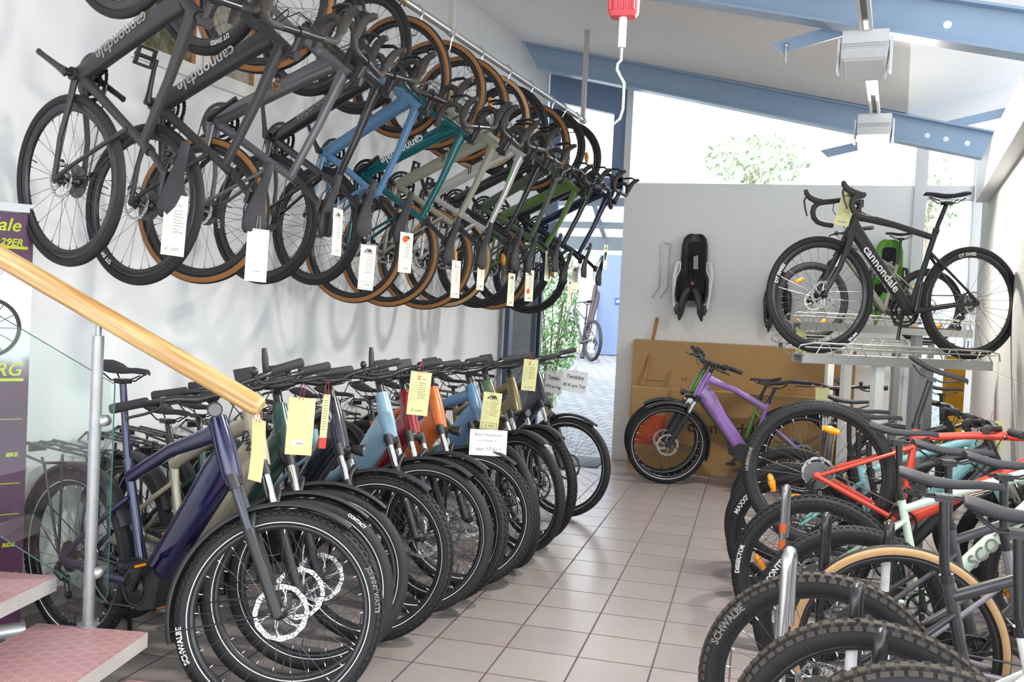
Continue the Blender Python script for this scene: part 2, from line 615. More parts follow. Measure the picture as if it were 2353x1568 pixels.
def fork_mb(kind, stan=.17):
    g = GE[kind]
    mb = MB()
    ht, hb = p3(g, 'ht'), p3(g, 'hb')
    hd = (ht - hb).normalized()
    hub = Vector((g['fh'], 0, g['R']))
    mb.cyl(hb - hd * .01, ht + hd * (.04 if kind != 'ebike' else .08), .017 if kind != 'ebike' else .021, 10, 1)
    if kind == 'road':
        cr = hb - hd * .03
        mb.tube([hb - hd * .012, hb - hd * .05], [.03, .034], 12, 0, lat=LAT, b=[.03, .027])
        for y in (-1, 1):
            e = hub + Vector((0, .052 * y, 0))
            k = cr + (e - cr) * .55
            mb.tube([cr + Vector((0, .018 * y, 0)), cr - hd * .05 + Vector((0, .037 * y, 0)), Vector((k.x - .012, .047 * y, k.z)), e], [.013, .0135, .011, .009], 10, 0, lat=LAT, b=[.026, .022, .018, .011])
            mb.ball(e, (.016, .007, .016), 8, 0)
    else:
        cr = hb - hd * .03
        # crown, stanchions, lowers, arch
        mb.tube([cr + Vector((0, -.075, 0)), cr + Vector((0, -.03, .012)), cr + Vector((0, .03, .012)), cr + Vector((0, .075, 0))], [.02, .024, .024, .02], 10, 0)
        hd2 = hd
        off = Vector((hd.z, 0, -hd.x)) * .006
        for y in (-1, 1):
            e = hub + Vector((-.006, .068 * y, .0)) 
            top = cr + Vector((0, .068 * y, 0)) + off
            ax = (top - e).normalized()
            md = top - ax * stan
            mb.cyl(top + ax * .028, top - ax * .03, .021, 12, 0)
            mb.cyl(top, md - ax * .03, .0165, 12, 2)
            mb.tube([md + ax * .006, md, md - ax * .05, e + ax * .04, e - ax * .012], [.021, .0225, .0215, .020, .022], 12, 0)
            mb.cyl(e + Vector((0, -.012, 0)), e + Vector((0, .012, 0)), .018, 10, 0)
        md = cr + off - hd * (stan + .01)
        f = Vector((hd.z, 0, -hd.x))
        mb.tube([md + Vector((0, -.068, 0)) + f * .012, md + Vector((0, -.055, 0)) + hd * .045 + f * .028, md + hd * .075 + f * .034, md + Vector((0, .055, 0)) + hd * .045 + f * .028, md + Vector((0, .068, 0)) + f * .012], [.013, .013, .014, .013, .013], 8, 0, b=.02)
        # caliper on the left lower
        mb.box(hub + Vector((-.055, .045, .075)), (.035, .03, .075), Matrix.Rotation(-.4, 3, 'Y'), 0)
    return mb

def dropbar_mb():
    mb = MB()
    for s in (-1, 1):
        pts = [(0, 0, 0), (0, .06, 0), (0, .11, .001), (0, .165, .002), (.012, .19, .002), (.04, .203, -.002), (.07, .207, -.012), (.092, .21, -.035), (.097, .213, -.065), (.085, .216, -.098), (.055, .219, -.122), (.01, .221, -.132), (-.045, .222, -.136)]
        pts = [(x, y * s, z) for x, y, z in pts]
        mb.tube(pts[:3], .0155, 10, 0)
        mb.tube(pts[2:], [.0155, .0165] + [.0165] * 8 + [.0162], 10, 1)
    return mb
def lever_mb(s):
    mb = MB()
    y = .207 * s
    mb.tube([(.045, y - .004 * s, .0), (.085, y, .006), (.125, y, .022), (.150, y, .05), (.155, y, .068)], [.017, .019, .017, .016, .011], 10, 0, b=[.021, .021, .019, .017, .011])
    mb.tube([(.148, y, .03), (.158, y + .006 * s, .0), (.145, y + .01 * s, -.05), (.128, y + .014 * s, -.09)], [.011, .009, .010, .006], 8, 1, b=[.006, .006, .005, .004])
    return mb
def hose_mb():
    mb = MB()
    for s in (-1, 1):
        mb.tube([(.012, .10 * s, -.012), (.05, .06 * s, -.03), (.07, .03 * s, -.07), (.03, .015 * s, -.13), (-.02, .012 * s, -.19)], .0026, 5, 0, caps=False)
    return mb
def horn_mb():
    mb = MB()
    mb.tube([(0, 0, -.015), (.004, .002, .02), (.0, .008, .055), (-.014, .014, .085)], [.016, .013, .013, .010], 10, 0)
    return mb
def flatbar_mb(wd=.36, rise=.02):
    mb = MB()
    for s in (-1, 1):
        pts = [(0, 0, 0), (0, .05 * s, 0), (-.006, .12 * s, rise), (-.03, .22 * s, rise + .004), (-.075, (wd - .12) * s, rise + .004)]
        mb.tube(pts, [.0159, .0159, .013, .0115, .0115], 10, 0)
    return mb
def grip_mb(s, wd=.36, rise=.02):
    mb = MB()
    a = Vector((-.068, (wd - .135) * s, rise + .004))
    b = Vector((-.098, wd * s, rise + .004))
    mb.tube([a, a + (b - a) * .06, a + (b - a) * .5, a + (b - a) * .94, b], [.016, .0185, .018, .0195, .016], 12, 0)
    return mb
def brake_mb(s, wd=.36, rise=.02):
    mb = MB()
    a = Vector((-.045, (wd - .19) * s, rise))
    mb.box(a + Vector((.012, 0, -.004)), (.05, .022, .03), None, 0)
    mb.tube([a + Vector((.02, .0, -.008)), a + Vector((.05, .025 * s, -.02)), a + Vector((.052, .07 * s, -.024)), a + Vector((.035, .125 * s, -.026)), a + Vector((.04, .14 * s, -.03))], [.012, .009, .0075, .0075, .008], 8, 0, b=[.008, .006, .005, .005, .007])
    mb.tube([a + Vector((.02, -.02 * s, -.0)), a + Vector((.05, -.05 * s, -.005)), a + Vector((.06, -.09 * s, -.05)), a + Vector((.035, -.13 * s, -.12)), a + Vector((.05, -.15 * s, -.2))], .0025, 5, 0, caps=False)
    mb.ball(a + Vector((.01, .03 * s, -.018)), (.018, .014, .012), 8, 0)
    return mb
def stem_mb(fw, up):
    mb = MB()
    mb.cyl((0, 0, -.022), (0, 0, .022), .0195, 12)
    mb.tube([(0, 0, 0), (fw * .5, 0, up * .5), (fw, 0, up)], [.017, .016, .018], 10, 0, b=[.019, .017, .021])
    mb.cyl((fw, -.022, up), (fw, .022, up), .0215, 12)
    return mb
def saddle_mb():
    mb = MB()
    st = [(.157, .012, -.008, .010), (.15, .020, .0, .014), (.09, .023, .002, .017), (.03, .032, -.002, .022), (-.03, .052, .002, .027), (-.08, .070, .014, .030), (-.115, .068, .023, .028), (-.128, .05, .022, .016)]
    n = 12
    vs, fs = [], []
    for x, hw, zt, th in st:
        for j in range(n):
            a = 2 * pi * j / n
            yy, zz = cos(a), sin(a)
            z = zt - abs(yy) ** 3 * .012 + (0 if zz > 0 else zz * th * (.5 + .5 * abs(yy) ** .5)) + (zz * .006 if zz > 0 else 0)
            vs.append((x, yy * hw, z))
    for i in range(len(st) - 1):
        for j in range(n):
            fs.append((i * n + j, i * n + (j + 1) % n, (i + 1) * n + (j + 1) % n, (i + 1) * n + j))
    mb.add(vs, fs, 0)
    mb.add(vs[:n], [tuple(range(n))], 0)
    mb.add(vs[-n:], [tuple(range(n))[::-1]], 0)
    for s in (-1, 1):
        mb.tube([(.12, .008 * s, -.022), (.05, .022 * s, -.05), (-.05, .022 * s, -.05), (-.1, .035 * s, -.016)], .0035, 6, 1)
    mb.box((0, 0, -.052), (.05, .05, .02), None, 1)
    return mb
def crank_mb(kind, ang):
    mb = MB()
    r = {'road': .098, 'mtb': .068, 'ebike': .075}[kind]
    yc = -.05
    N = 40
    def ring(rr, y0, y1, ri):
        o = []
        for k in range(2 * N):
            q = rr + (.0022 if k % 2 else -.0018)
            o.append((q * cos(pi * k / N), q * sin(pi * k / N)))
        vs = []
        for y in (y0, y1):
            vs += [(x, y, z) for x, z in o]
            vs += [(ri * cos(pi * k / N), y, ri * sin(pi * k / N)) for k in range(2 * N)]
        M2 = 2 * N
        fs = []
        for k in range(M2):
            k2 = (k + 1) % M2
            fs += [(k, k2, M2 + k2, M2 + k), (2 * M2 + k, 3 * M2 + k, 3 * M2 + k2, 2 * M2 + k2), (k, 2 * M2 + k, 2 * M2 + k2, k2), (M2 + k, M2 + k2, 3 * M2 + k2, 3 * M2 + k)]
        mb.add(vs, fs, 0, False)
    ring(r, yc - .0015, yc + .0015, r * .82)
    if kind == 'road':
        ring(r * .74, yc + .008, yc + .011, r * .6)
    if kind == 'ebike':
        mb.lathe([(.0, yc - .006), (.06, yc - .006), (.062, yc - .002), (.0, yc - .002)], 24, 0)
    for k in range(4):
        a = ang + pi / 4 + k * pi / 2
        mb.tube([(0, yc, 0), (r * .86 * cos(a), yc, r * .86 * sin(a))], [.014, .009], 6, 0, b=[.004, .004])
    mb.cyl((0, -.075, 0), (0, .075, 0), .013, 10, 0)
    for s in (-1, 1):
        a = ang if s < 0 else ang + pi
        y = .072 * s
        mb.tube([(0, y * .9, 0), (.05 * cos(a), y * .98, .05 * sin(a)), (.14 * cos(a), y * 1.1, .14 * sin(a)), (.178 * cos(a), y * 1.12, .178 * sin(a))], [.012, .0085, .0075, .010], 8, 0, lat=LAT, b=[.02, .014, .012, .013])
    return mb
def pedal_mb():
    mb = MB()
    for x in (-.035, .035):
        mb.box((x, 0, 0), (.012, .09, .018), None, 0)
        mb.box((x * 1.18, 0, 0), (.002, .05, .010), None, 1)
    for y in (-.04, .04):
        mb.box((0, y, 0), (.08, .01, .016), None, 0)
    mb.cyl((0, -.05, 0), (0, .05, 0), .009, 8, 0)
    return mb
def chain_mb(kind, c0):
    g = GE[kind]
    bb = p3(g, 'bb')
    r = {'road': .098, 'mtb': .068, 'ebike': .075}[kind]
    y = -.05
    mb = MB()
    mb.tube([(bb.x, y, bb.z + r), (0, y, g['R'] + .045)], .0045, 4, 0, b=.004)
    mb.tube([(bb.x, y, bb.z - r), (.05, y, g['R'] - .165), (.02, y, g['R'] - .16)], .0045, 4, 0, b=.004)
    return mb
def derail_mb(kind):
    g = GE[kind]
    R = g['R']
    mb = MB()
    mb.tube([(-.005, -.075, R - .02), (-.02, -.078, R - .055), (.012, -.066, R - .085)], [.014, .016, .016], 8, 0)
    mb.tube([(.012, -.056, R - .085), (.03, -.056, R - .155)], .011, 6, 0, b=.004)
    for q in ((.014, R - .09), (.03, R - .155)):
        mb.cyl((q[0], -.06, q[1]), (q[0], -.046, q[1]), .017, 12, 0)
    return mb
def guard_mb(R, w, a0, a1, stay):
    mb = MB()
    pr = [(R + .012, -w * .62), (R + .026, -w * .5), (R + .030, 0), (R + .026, w * .5), (R + .012, w * .62), (R + .009, w * .60), (R + .022, w * .47), (R + .026, 0), (R + .022, -w * .47), (R + .009, -w * .60)]
    mb.lathe(pr, 28, 0, True, True, a0=rad(a0), a1=rad(a1))
    for y in (-1, 1):
        a = rad(stay)
        mb.tube([(0, .075 * y, 0), ((R + .02) * cos(a), .035 * y, (R + .02) * sin(a))], .0025, 5, 0)
    return mb
def rack_mb(R):
    mb = MB()
    z = 2 * R + .075
    for y in (-.06, 0, .06):
        mb.tube([(.13, y * .8, z), (-.05, y, z + .005), (-.3, y, z + .01)], .006, 6)
    for x in (.1, -.05, -.2, -.3):
        mb.tube([(x, -.065, z + .004), (x, .065, z + .004)], .005, 6)
    for y in (-1, 1):
        mb.tube([(0.0, .085 * y, R + .02), (-.10, .1 * y, z - .06), (-.12, .1 * y, z - .03)], .006, 6)
        mb.tube([(0.0, .085 * y, R + .02), (.02, .095 * y, z)], .006, 6)
        mb.tube([(.06, .1 * y, z - .03), (-.1, .105 * y, z - .05), (-.3, .1 * y, z - .03), (-.3, .06 * y, z + .01)], .006, 6)
    mb.box((-.32, 0, z - .02), (.012, .08, .03))
    return mb
def headlight_mb():
    mb = MB()
    mb.tube([(-.02, 0, 0), (.0, 0, 0), (.035, 0, .002), (.045, 0, .002)], [.014, .024, .028, .028], 14, 0)
    mb.tube([(.045, 0, .002), (.048, 0, .002)], [.024, .022], 14, 1)
    mb.tube([(-.015, 0, -.01), (-.05, 0, -.05)], .006, 6, 0)
    return mb
def display_mb():
    mb = MB()
    R3 = Matrix.Rotation(-.5, 3, 'Y')
    mb.box((.0, 0, .045), (.012, .085, .062), R3, 0)
    mb.box((-.0085, 0, .0445), (.002, .072, .05), R3, 1)
    mb.tube([(.01, 0, .03), (.02, 0, .0)], .01, 6, 0)
    return mb
def bell_mb():
    mb = MB()
    mb.ball((0, 0, .03), (.016, .016, .018), 10, 0)
    mb.cyl((0, 0, 0), (0, 0, .03), .008, 8, 0)
    return mb
def kick_mb(R):
    mb = MB()
    mb.tube([(.3, .06, R - .05), (.2, .12, .16), (.17, .15, .012)], [.011, .010, .011], 8, 0, b=[.008, .007, .008])
    return mb
def post_mb(kind, extra=0.0):
    g = GE[kind]
    sj, sd, bb = p3(g, 'sj'), p3(g, 'sd'), p3(g, 'bb')
    d = (sj - bb).normalized()
    top = Vector((sd.x, 0, sd.z - .05 + extra))
    mb = MB()
    mb.cyl(sj + d * .03, sj + d * .055, .021, 12)
    mb.tube([sj, sj + d * .08, top], [.0145, .0145, .0145], 10)
    return mb
SCREEN = mat('display_screen', '#55585c', 0.1, coat=1)

def on_tube(a, b, side, off):
    """matrix for lettering on a tube from a (front) to b (rear), on one side"""
    d = (Vector(b) - Vector(a)).normalized()
    c = (Vector(a) + Vector(b)) / 2
    if side > 0:
        x, zz = d, Vector((0, 1, 0))
    else:
        x, zz = -d, Vector((0, -1, 0))
    y = zz.cross(x)
    return frame3(x, y, zz, c + zz * off)

def bike(name, label, cat, M, kind, paint, group=None, tyre='smooth', wheel_steer=0.0, bar_steer=None, fork=None, words=None, ink=None,
         guards=False, rack=False, lamp=None, disp=False, bell=False, stand=False, var='', crank=1.2, post=None, drop=None, saddle_up=0.0,
         wbase=None, depth=None, reflect=None, tw=None, wwords=None, pedals=True, stan=None, bar=.36, saddle=True, second=None, stanc=None):
    g = GE[kind]
    R = g['R']
    w = tw or g['w']
    root = thing(name, label, cat, M, group=group)
    paint2 = second or BLACKP
    fr = put('frame', cached(('frame', kind, var), lambda: frame_mb(kind, var), [paint, BLACKP]), root, [paint, paint2])
    bb, ht, hb = p3(g, 'bb'), p3(g, 'ht'), p3(g, 'hb')
    hd = (ht - hb).normalized()
    for (s, size, t, which, mt, sh) in (words or ()):
        a = hb.lerp(bb, .02) if which == 'down' else (hb.lerp(ht, .84) if which == 'top' else p3(g, 'ht'))
        b = bb if which == 'down' else p3(g, 'sj')
        off = {'road': .0285, 'mtb': .0285, 'ebike': .041}[kind]
        if which == 'head':
            a, b = ht, hb
            off = .0425
        for sd in (1, -1):
            mb = MB()
            Mx = on_tube(a, b, sd, off)
            Mx.translation = Mx.translation + (Vector(b) - Vector(a)) * (t - .5)
            if s == 'V':
                Mx = Mx @ Matrix.Rotation(pi / 2, 4, 'Z')
                mb.add([Mx @ Vector((.028 * cos(2 * pi * i / 24), .028 * sin(2 * pi * i / 24), -.001)) for i in range(24)], [tuple(range(24))], 1, False)
            add_text(mb, s, size, Mx, bold=.001, shear=sh)
            put('lettering', mb, fr, [mt, WHITEINK])
    dep = depth if depth is not None else {'road': .028, 'mtb': .018, 'ebike': .018}[kind]
    dr = {'road': .08, 'mtb': .09, 'ebike': .10}[kind]
    wl = wwords or {}
    add_wheel(root, 'rear_wheel', Matrix.Translation((0, 0, R)), R, w, tyre, dep, dr * .9, True, reflect, wl.get('rear'))
    S = Matrix.Translation(hb) @ Matrix.Rotation(wheel_steer, 4, hd) @ Matrix.Translation(-hb)
    add_wheel(root, 'front_wheel', S @ Matrix.Translation((g['fh'], 0, R)), R, w, tyre, dep, dr, False, reflect, wl.get('front'))
    st = stan if stan is not None else .15
    put('fork', cached(('fork', kind, st), lambda: fork_mb(kind, st), [BLACKM, BLACKM, CHROME]), root, [fork or paint, BLACKM, stanc or CHROME], M=S)
    bs = wheel_steer if bar_steer is None else bar_steer
    B = Matrix.Translation(hb) @ Matrix.Rotation(bs, 4, hd) @ Matrix.Translation(-hb)
    top = ht + hd * (.055 if kind != 'ebike' else .085)
    SM = B @ Matrix.Translation(top)
    isdrop = kind == 'road' if drop is None else drop
    fw, up = (.09, .02) if isdrop else (.055, .02)
    put('stem', cached(('stem', fw, up), lambda: stem_mb(fw, up), [BLACKM]), root, M=SM)
    HM = SM @ Matrix.Translation((fw, 0, up))
    if isdrop:
        hbm = put('handlebar', cached(('dropbar',), dropbar_mb, [BLACKM, TAPE]), root, M=HM)
        for s in (-1, 1):
            put('brake_lever', cached(('lever', s), lambda: lever_mb(s), [TAPE, BLACKM]), hbm)
        put('brake_hose', cached(('hose',), hose_mb, [BLACKP]), hbm)
    else:
        hbm = put('handlebar', cached(('flatbar', bar), lambda: flatbar_mb(bar), [BLACKM]), root, M=HM)
        for s in (-1, 1):
            put('grip', cached(('grip', s, bar), lambda: grip_mb(s, bar), [GRIP]), hbm)
            put('brake_lever', cached(('brake', s, bar), lambda: brake_mb(s, bar), [BLACKM]), hbm)
        if disp:
            put('display', cached(('display',), display_mb, [BLACKP, SCREEN]), hbm, loc=(.0, 0, .012))
        if bell:
            put('bell', cached(('bell',), bell_mb, [BLACKM]), hbm, loc=(-.01, .17, .02))
        if bell == 2:
            put('bar_end', cached(('horn',), horn_mb, [BLACKP]), hbm, loc=(-.066, .215, .03))
        if lamp == 'bar':
            put('headlight', cached(('headlight',), headlight_mb, [BLACKP, LENS]), hbm, loc=(.055, 0, -.035))
    put('seatpost', cached(('seatpost', kind, saddle_up), lambda: post_mb(kind, saddle_up), [BLACKM]), root, [post or BLACKM])
    if saddle:
        sdl = p3(g, 'sd')
        put('saddle', cached(('saddle',), saddle_mb, [SADDLE, BLACKM]), root, loc=(sdl.x, 0, sdl.z + saddle_up))
    ck = put('crankset', cached(('crank', kind, round(crank, 2)), lambda: crank_mb(kind, crank), [BLACKM]), root, loc=bb)
    if pedals:
        for s in (-1, 1):
            a = crank if s < 0 else crank + pi
            put('pedal', cached(('pedal',), pedal_mb, [BLACKP, ORANGE]), ck, loc=(.172 * cos(a), .135 * s, .172 * sin(a)))
    put('chain', cached(('chain', kind), lambda: chain_mb(kind, 0), [CHAIN]), root)
    put('derailleur', cached(('derailleur', kind), lambda: derail_mb(kind), [BLACKM]), root)
    if guards:
        put('front_mudguard', cached(('guard', R, w, 'f'), lambda: guard_mb(R, w, 58, 202, 196), [BLACKP]), root, M=S @ Matrix.Translation((g['fh'], 0, R)))
        put('rear_mudguard', cached(('guard', R, w, 'r'), lambda: guard_mb(R, w, 28, 188, 150), [BLACKP]), root, loc=(0, 0, R))
    if rack:
        put('luggage_rack', cached(('rack', R), lambda: rack_mb(R), [BLACKM]), root)
    if lamp == 'crown':
        put('headlight', cached(('headlight',), headlight_mb, [BLACKP, LENS]), root, M=S @ Matrix.Translation(hb - hd * .03 + Vector((.06, 0, .02))))
    if stand:
        put('kickstand', cached(('kick', R), lambda: kick_mb(R), [BLACKM]), root)
    return root

def pose(x, y, head, lean, R, wb):
    """front contact point, heading azimuth, lean to the left (degrees) -> matrix of bicycle space"""
    a, l = rad(head), rad(lean)
    f = Vector((sin(a), cos(a), 0))
    lf = Vector((-cos(a), sin(a), 0))
    up = Vector((0, 0, cos(l))) + lf * sin(l)
    left = up.cross(f)
    M = Matrix((f, left, up)).transposed().to_4x4()
    M.translation = Vector((x, y, 0)) - f * wb
    return M
def pose_rear(x, y, head, R, z=0.0, pitch=0.0):
    a = rad(head)
    f = Vector((sin(a) * cos(pitch), cos(a) * cos(pitch), sin(pitch)))
    lf = Vector((-cos(a), sin(a), 0))
    up = f.cross(lf)
    M = Matrix((f, lf, up)).transposed().to_4x4()
    M.translation = Vector((x, y, z + R)) - up * R
    return M
def rodr(wv):
    a = Vector(wv)
    if a.length < 1e-9:
        return Matrix.Identity(3)
    return Matrix.Rotation(a.length, 3, a.normalized())
def pose_hang(P, wv, R):
    az = rad(98)
    d = Vector((sin(az), cos(az), 0))
    f = Vector((0, 0, 1))
    l = d.cross(f)
    B = rodr(wv) @ Matrix((f, l, d)).transposed()
    M = B.to_4x4()
    M.translation = Vector(P) - B @ Vector((0, 0, R))
    return M

# ------------------------------------------------------------------ room shell
def floor_mat():
    mm, nt, b = nodes('floor_tiles')
    tc = nt.nodes.new('ShaderNodeNewGeometry')
    sx = nt.nodes.new('ShaderNodeSeparateXYZ')
    nt.links.new(tc.outputs['Position'], sx.inputs[0])
    T = .325
    gx = math_node(nt, 'DIVIDE', sx.outputs[0], T)
    gy = math_node(nt, 'DIVIDE', sx.outputs[1], T)
    def edge(v, wd):
        r = math_node(nt, 'ROUND', v)
        d = math_node(nt, 'ABSOLUTE', math_node(nt, 'SUBTRACT', v, r))
        mr = nt.nodes.new('ShaderNodeMapRange')
        mr.interpolation_type = 'SMOOTHSTEP'
        nt.links.new(d, mr.inputs[0])
        mr.inputs[1].default_value = wd * .5
        mr.inputs[2].default_value = wd
        mr.inputs[3].default_value = 1
        mr.inputs[4].default_value = 0
        return mr.outputs[0]
    ex = edge(gx, .017)
    ey = math_node(nt, 'MULTIPLY', edge(gy, .019), .9)
    g = math_node(nt, 'MAXIMUM', ex, ey)
    wn = nt.nodes.new('ShaderNodeTexWhiteNoise')
    cb = nt.nodes.new('ShaderNodeCombineXYZ')
    nt.links.new(math_node(nt, 'FLOOR', gx), cb.inputs[0])
    nt.links.new(math_node(nt, 'FLOOR', gy), cb.inputs[1])
    nt.links.new(cb.outputs[0], wn.inputs[0])
    nz = nt.nodes.new('ShaderNodeTexNoise')
    nz.inputs['Scale'].default_value = 3.0
    nz.inputs['Detail'].default_value = 6
    nt.links.new(tc.outputs['Position'], nz.inputs['Vector'])
    f = math_node(nt, 'ADD', math_node(nt, 'MULTIPLY', wn.outputs[0], .45), math_node(nt, 'MULTIPLY', nz.outputs['Fac'], .5))
    mx = nt.nodes.new('ShaderNodeMix')
    mx.data_type = 'RGBA'
    nt.links.new(f, mx.inputs[0])
    mx.inputs[6].default_value = lin('#908786')
    mx.inputs[7].default_value = lin('#a09896')
    m2 = nt.nodes.new('ShaderNodeMix')
    m2.data_type = 'RGBA'
    nt.links.new(g, m2.inputs[0])
    nt.links.new(mx.outputs[2], m2.inputs[6])
    m2.inputs[7].default_value = lin('#584246')
    nt.links.new(m2.outputs[2], b.inputs['Base Color'])
    ro = math_node(nt, 'ADD', math_node(nt, 'MULTIPLY', g, .4), .27)
    nt.links.new(ro, b.inputs['Roughness'])
    bp = nt.nodes.new('ShaderNodeBump')
    bp.inputs['Strength'].default_value = .5
    bp.inputs['Distance'].default_value = .002
    bp.invert = True
    nt.links.new(g, bp.inputs['Height'])
    nt.links.new(bp.outputs[0], b.inputs['Normal'])
    return mm
def wall_mat(name, col, joints=False, rough=.85):
    mm, nt, b = nodes(name)
    tc = nt.nodes.new('ShaderNodeNewGeometry')
    nz = nt.nodes.new('ShaderNodeTexNoise')
    nz.inputs['Scale'].default_value = 1.3
    nz.inputs['Detail'].default_value = 8
    nt.links.new(tc.outputs['Position'], nz.inputs['Vector'])
    mx = nt.nodes.new('ShaderNodeMix')
    mx.data_type = 'RGBA'
    c = lin(col)
    mx.inputs[6].default_value = tuple(x * .95 for x in c[:3]) + (1,)
    mx.inputs[7].default_value = tuple(min(1, x * 1.04) for x in c[:3]) + (1,)
    nt.links.new(nz.outputs['Fac'], mx.inputs[0])
    nt.links.new(mx.outputs[2], b.inputs['Base Color'])
    b.inputs['Roughness'].default_value = rough
    b.inputs['Specular IOR Level'].default_value = .25
    n2 = nt.nodes.new('ShaderNodeTexNoise')
    n2.inputs['Scale'].default_value = 90
    n2.inputs['Detail'].default_value = 4
    nt.links.new(tc.outputs['Position'], n2.inputs['Vector'])
    h = n2.outputs['Fac']
    bp = nt.nodes.new('ShaderNodeBump')
    bp.inputs['Strength'].default_value = .12
    bp.inputs['Distance'].default_value = .004
    if joints:
        sx = nt.nodes.new('ShaderNodeSeparateXYZ')
        nt.links.new(tc.outputs['Position'], sx.inputs[0])
        br = nt.nodes.new('ShaderNodeTexBrick')
        cb = nt.nodes.new('ShaderNodeCombineXYZ')
        nt.links.new(math_node(nt, 'ADD', sx.outputs[0], sx.outputs[1]), cb.inputs[0])
        nt.links.new(sx.outputs[2], cb.inputs[1])
        nt.links.new(cb.outputs[0], br.inputs[0])
        br.inputs['Scale'].default_value = 1.0
        br.inputs['Mortar Size'].default_value = .005
        br.inputs['Mortar Smooth'].default_value = .6
        br.inputs['Brick Width'].default_value = 1.24
        br.inputs['Row Height'].default_value = .62
        h = math_node(nt, 'SUBTRACT', h, math_node(nt, 'MULTIPLY', br.outputs['Fac'], 1.6))
        bp.inputs['Strength'].default_value = .3
    nt.links.new(h, bp.inputs['Height'])
    nt.links.new(bp.outputs[0], b.inputs['Normal'])
    return mm
FLOOR = floor_mat()
WALLW = wall_mat('white_plaster', '#eef0f1')
WALLG = wall_mat('painted_concrete', '#efefee', True)
CEIL = wall_mat('ceiling_paint', '#f3f3f3')
STEELB = mat('blue_steel_paint', '#93abc4', .42, coat=.2, var=.05, vscale=3)
FRAMEB = mat('blue_frame_paint', '#7489a6', .4)
FRAMEG = mat('grey_white_frame', '#d8dadb', .45)
PANE = glass('window_glass')

mb = MB()
mb.add([(-7, -13, 0), (12, -13, 0), (12, 4.72, 0), (-7, 4.72, 0), (-7, -13, -.2), (12, -13, -.2), (12, 4.72, -.2), (-7, 4.72, -.2)],
       [(0, 1, 2, 3), (7, 6, 5, 4), (0, 4, 5, 1), (1, 5, 6, 2), (2, 6, 7, 3), (3, 7, 4, 0)], 0, False)
struct('floor', mb, [FLOOR])
def slab(name, d0, d1, s0, s1, z0, z1, m, **kw):
    """a block in the room's own axes"""
    mb = MB()
    mb.hexa([D(d0, s0, z0), D(d1, s0, z0), D(d1, s1, z0), D(d0, s1, z0), D(d0, s0, z1), D(d1, s0, z1), D(d1, s1, z1), D(d0, s1, z1)])
    return struct(name, mb, [m], **kw)
slab('wall_left', -.3, 0, -12, .12, 0, 4.3, WALLW)
slab('baseboard_left', 0, .012, -12, -.95, 0, .09, mat('grey_skirting', '#b6b2ae', .6))
# ceiling: one slope down to the valley, one up again
SL = .236
def ceil_z(d):
    return 4.206 - SL * d if d < 3.6 else 4.206 - SL * 3.6 + .30 * (d - 3.6)
mb = MB()
mb.hexa([D(-.3, -12, ceil_z(-.3)), D(3.6, -12, ceil_z(3.6)), D(3.6, .5, ceil_z(3.6)), D(-.3, .5, ceil_z(-.3)),
         D(-.3, -12, ceil_z(-.3) + .25), D(3.6, -12, ceil_z(3.6) + .25), D(3.6, .5, ceil_z(3.6) + .25), D(-.3, .5, ceil_z(-.3) + .25)])
struct('ceiling_over_aisle', mb, [CEIL])
mb = MB()
mb.hexa([D(3.6, -12, ceil_z(3.6)), D(7.2, -12, ceil_z(7.2)), D(7.2, .5, ceil_z(7.2)), D(3.6, .5, ceil_z(3.6)),
         D(3.6, -12, ceil_z(3.6) + .25), D(7.2, -12, ceil_z(7.2) + .25), D(7.2, .5, ceil_z(7.2) + .25), D(3.6, .5, ceil_z(3.6) + .25)])
struct('ceiling_rising', mb, [WALLW])
# far wall with the doorway beside it and glazing above
def wbox(name, x0, x1, y0, y1, z0, z1, m, **kw):
    mb = MB()
    mb.box(((x0 + x1) / 2, (y0 + y1) / 2, (z0 + z1) / 2), (x1 - x0, y1 - y0, z1 - z0))
    return struct(name, mb, [m], **kw)
wbox('wall_far', .255, 3.09, 4.556, 4.80, 0, 2.926, WALLG)
def zbeam(x):
    d = (Vector((x, 4.556, 0)) - P0).dot(n_)
    return ceil_z(d) - .02
# mullions, frames
wbox('window_post', 3.09, 3.20, 4.54, 4.66, 0, 3.38, FRAMEG)
wbox('window_post_corner', 3.62, 3.72, 4.50, 4.66, 0, 3.3, FRAMEG)
wbox('door_2_header', 3.20, 3.62, 4.54, 4.64, 2.80, 2.93, FRAMEG)
wbox('window_post_doorside', .235, .30, 4.52, 4.62, 2.926, 3.95, FRAMEG)
# blue transom frame over the doorway
mb = MB()
for (x0, x1, z0, z1) in ((-.60, -.46, 2.25, 4.02), (.10, .225, 2.86, 3.9), (-.603, .227, 2.84, 2.98)):
    mb.box(((x0 + x1) / 2, 4.60, (z0 + z1) / 2), (x1 - x0, .08, z1 - z0))
mb.hexa([(-.605, 4.553, 3.80), (.228, 4.553, 3.62), (.228, 4.647, 3.62), (-.605, 4.647, 3.80), (-.605, 4.553, 4.16), (.228, 4.553, 3.97), (.228, 4.647, 3.97), (-.605, 4.647, 4.16)])
struct('window_1_frame', mb, [FRAMEB])
def pane(name, pts, m=PANE):
    mb = MB()
    t = Vector((0, .008, 0))
    mb.hexa([Vector(p) for p in pts[:2]] + [Vector(p) + t for p in pts[1::-1]] + [Vector(p) for p in pts[2:]] + [Vector(p) + t for p in pts[:1:-1]])
    return struct(name, mb, [m])
pane('window_1_pane', [(-.46, 4.60, 2.98), (.10, 4.60, 2.98), (.10, 4.60, 3.75), (-.46, 4.60, 3.80)])
pane('window_2_pane', [(.30, 4.60, 2.926), (3.09, 4.60, 2.926), (3.09, 4.60, zbeam(3.09)), (.30, 4.60, zbeam(.3))])
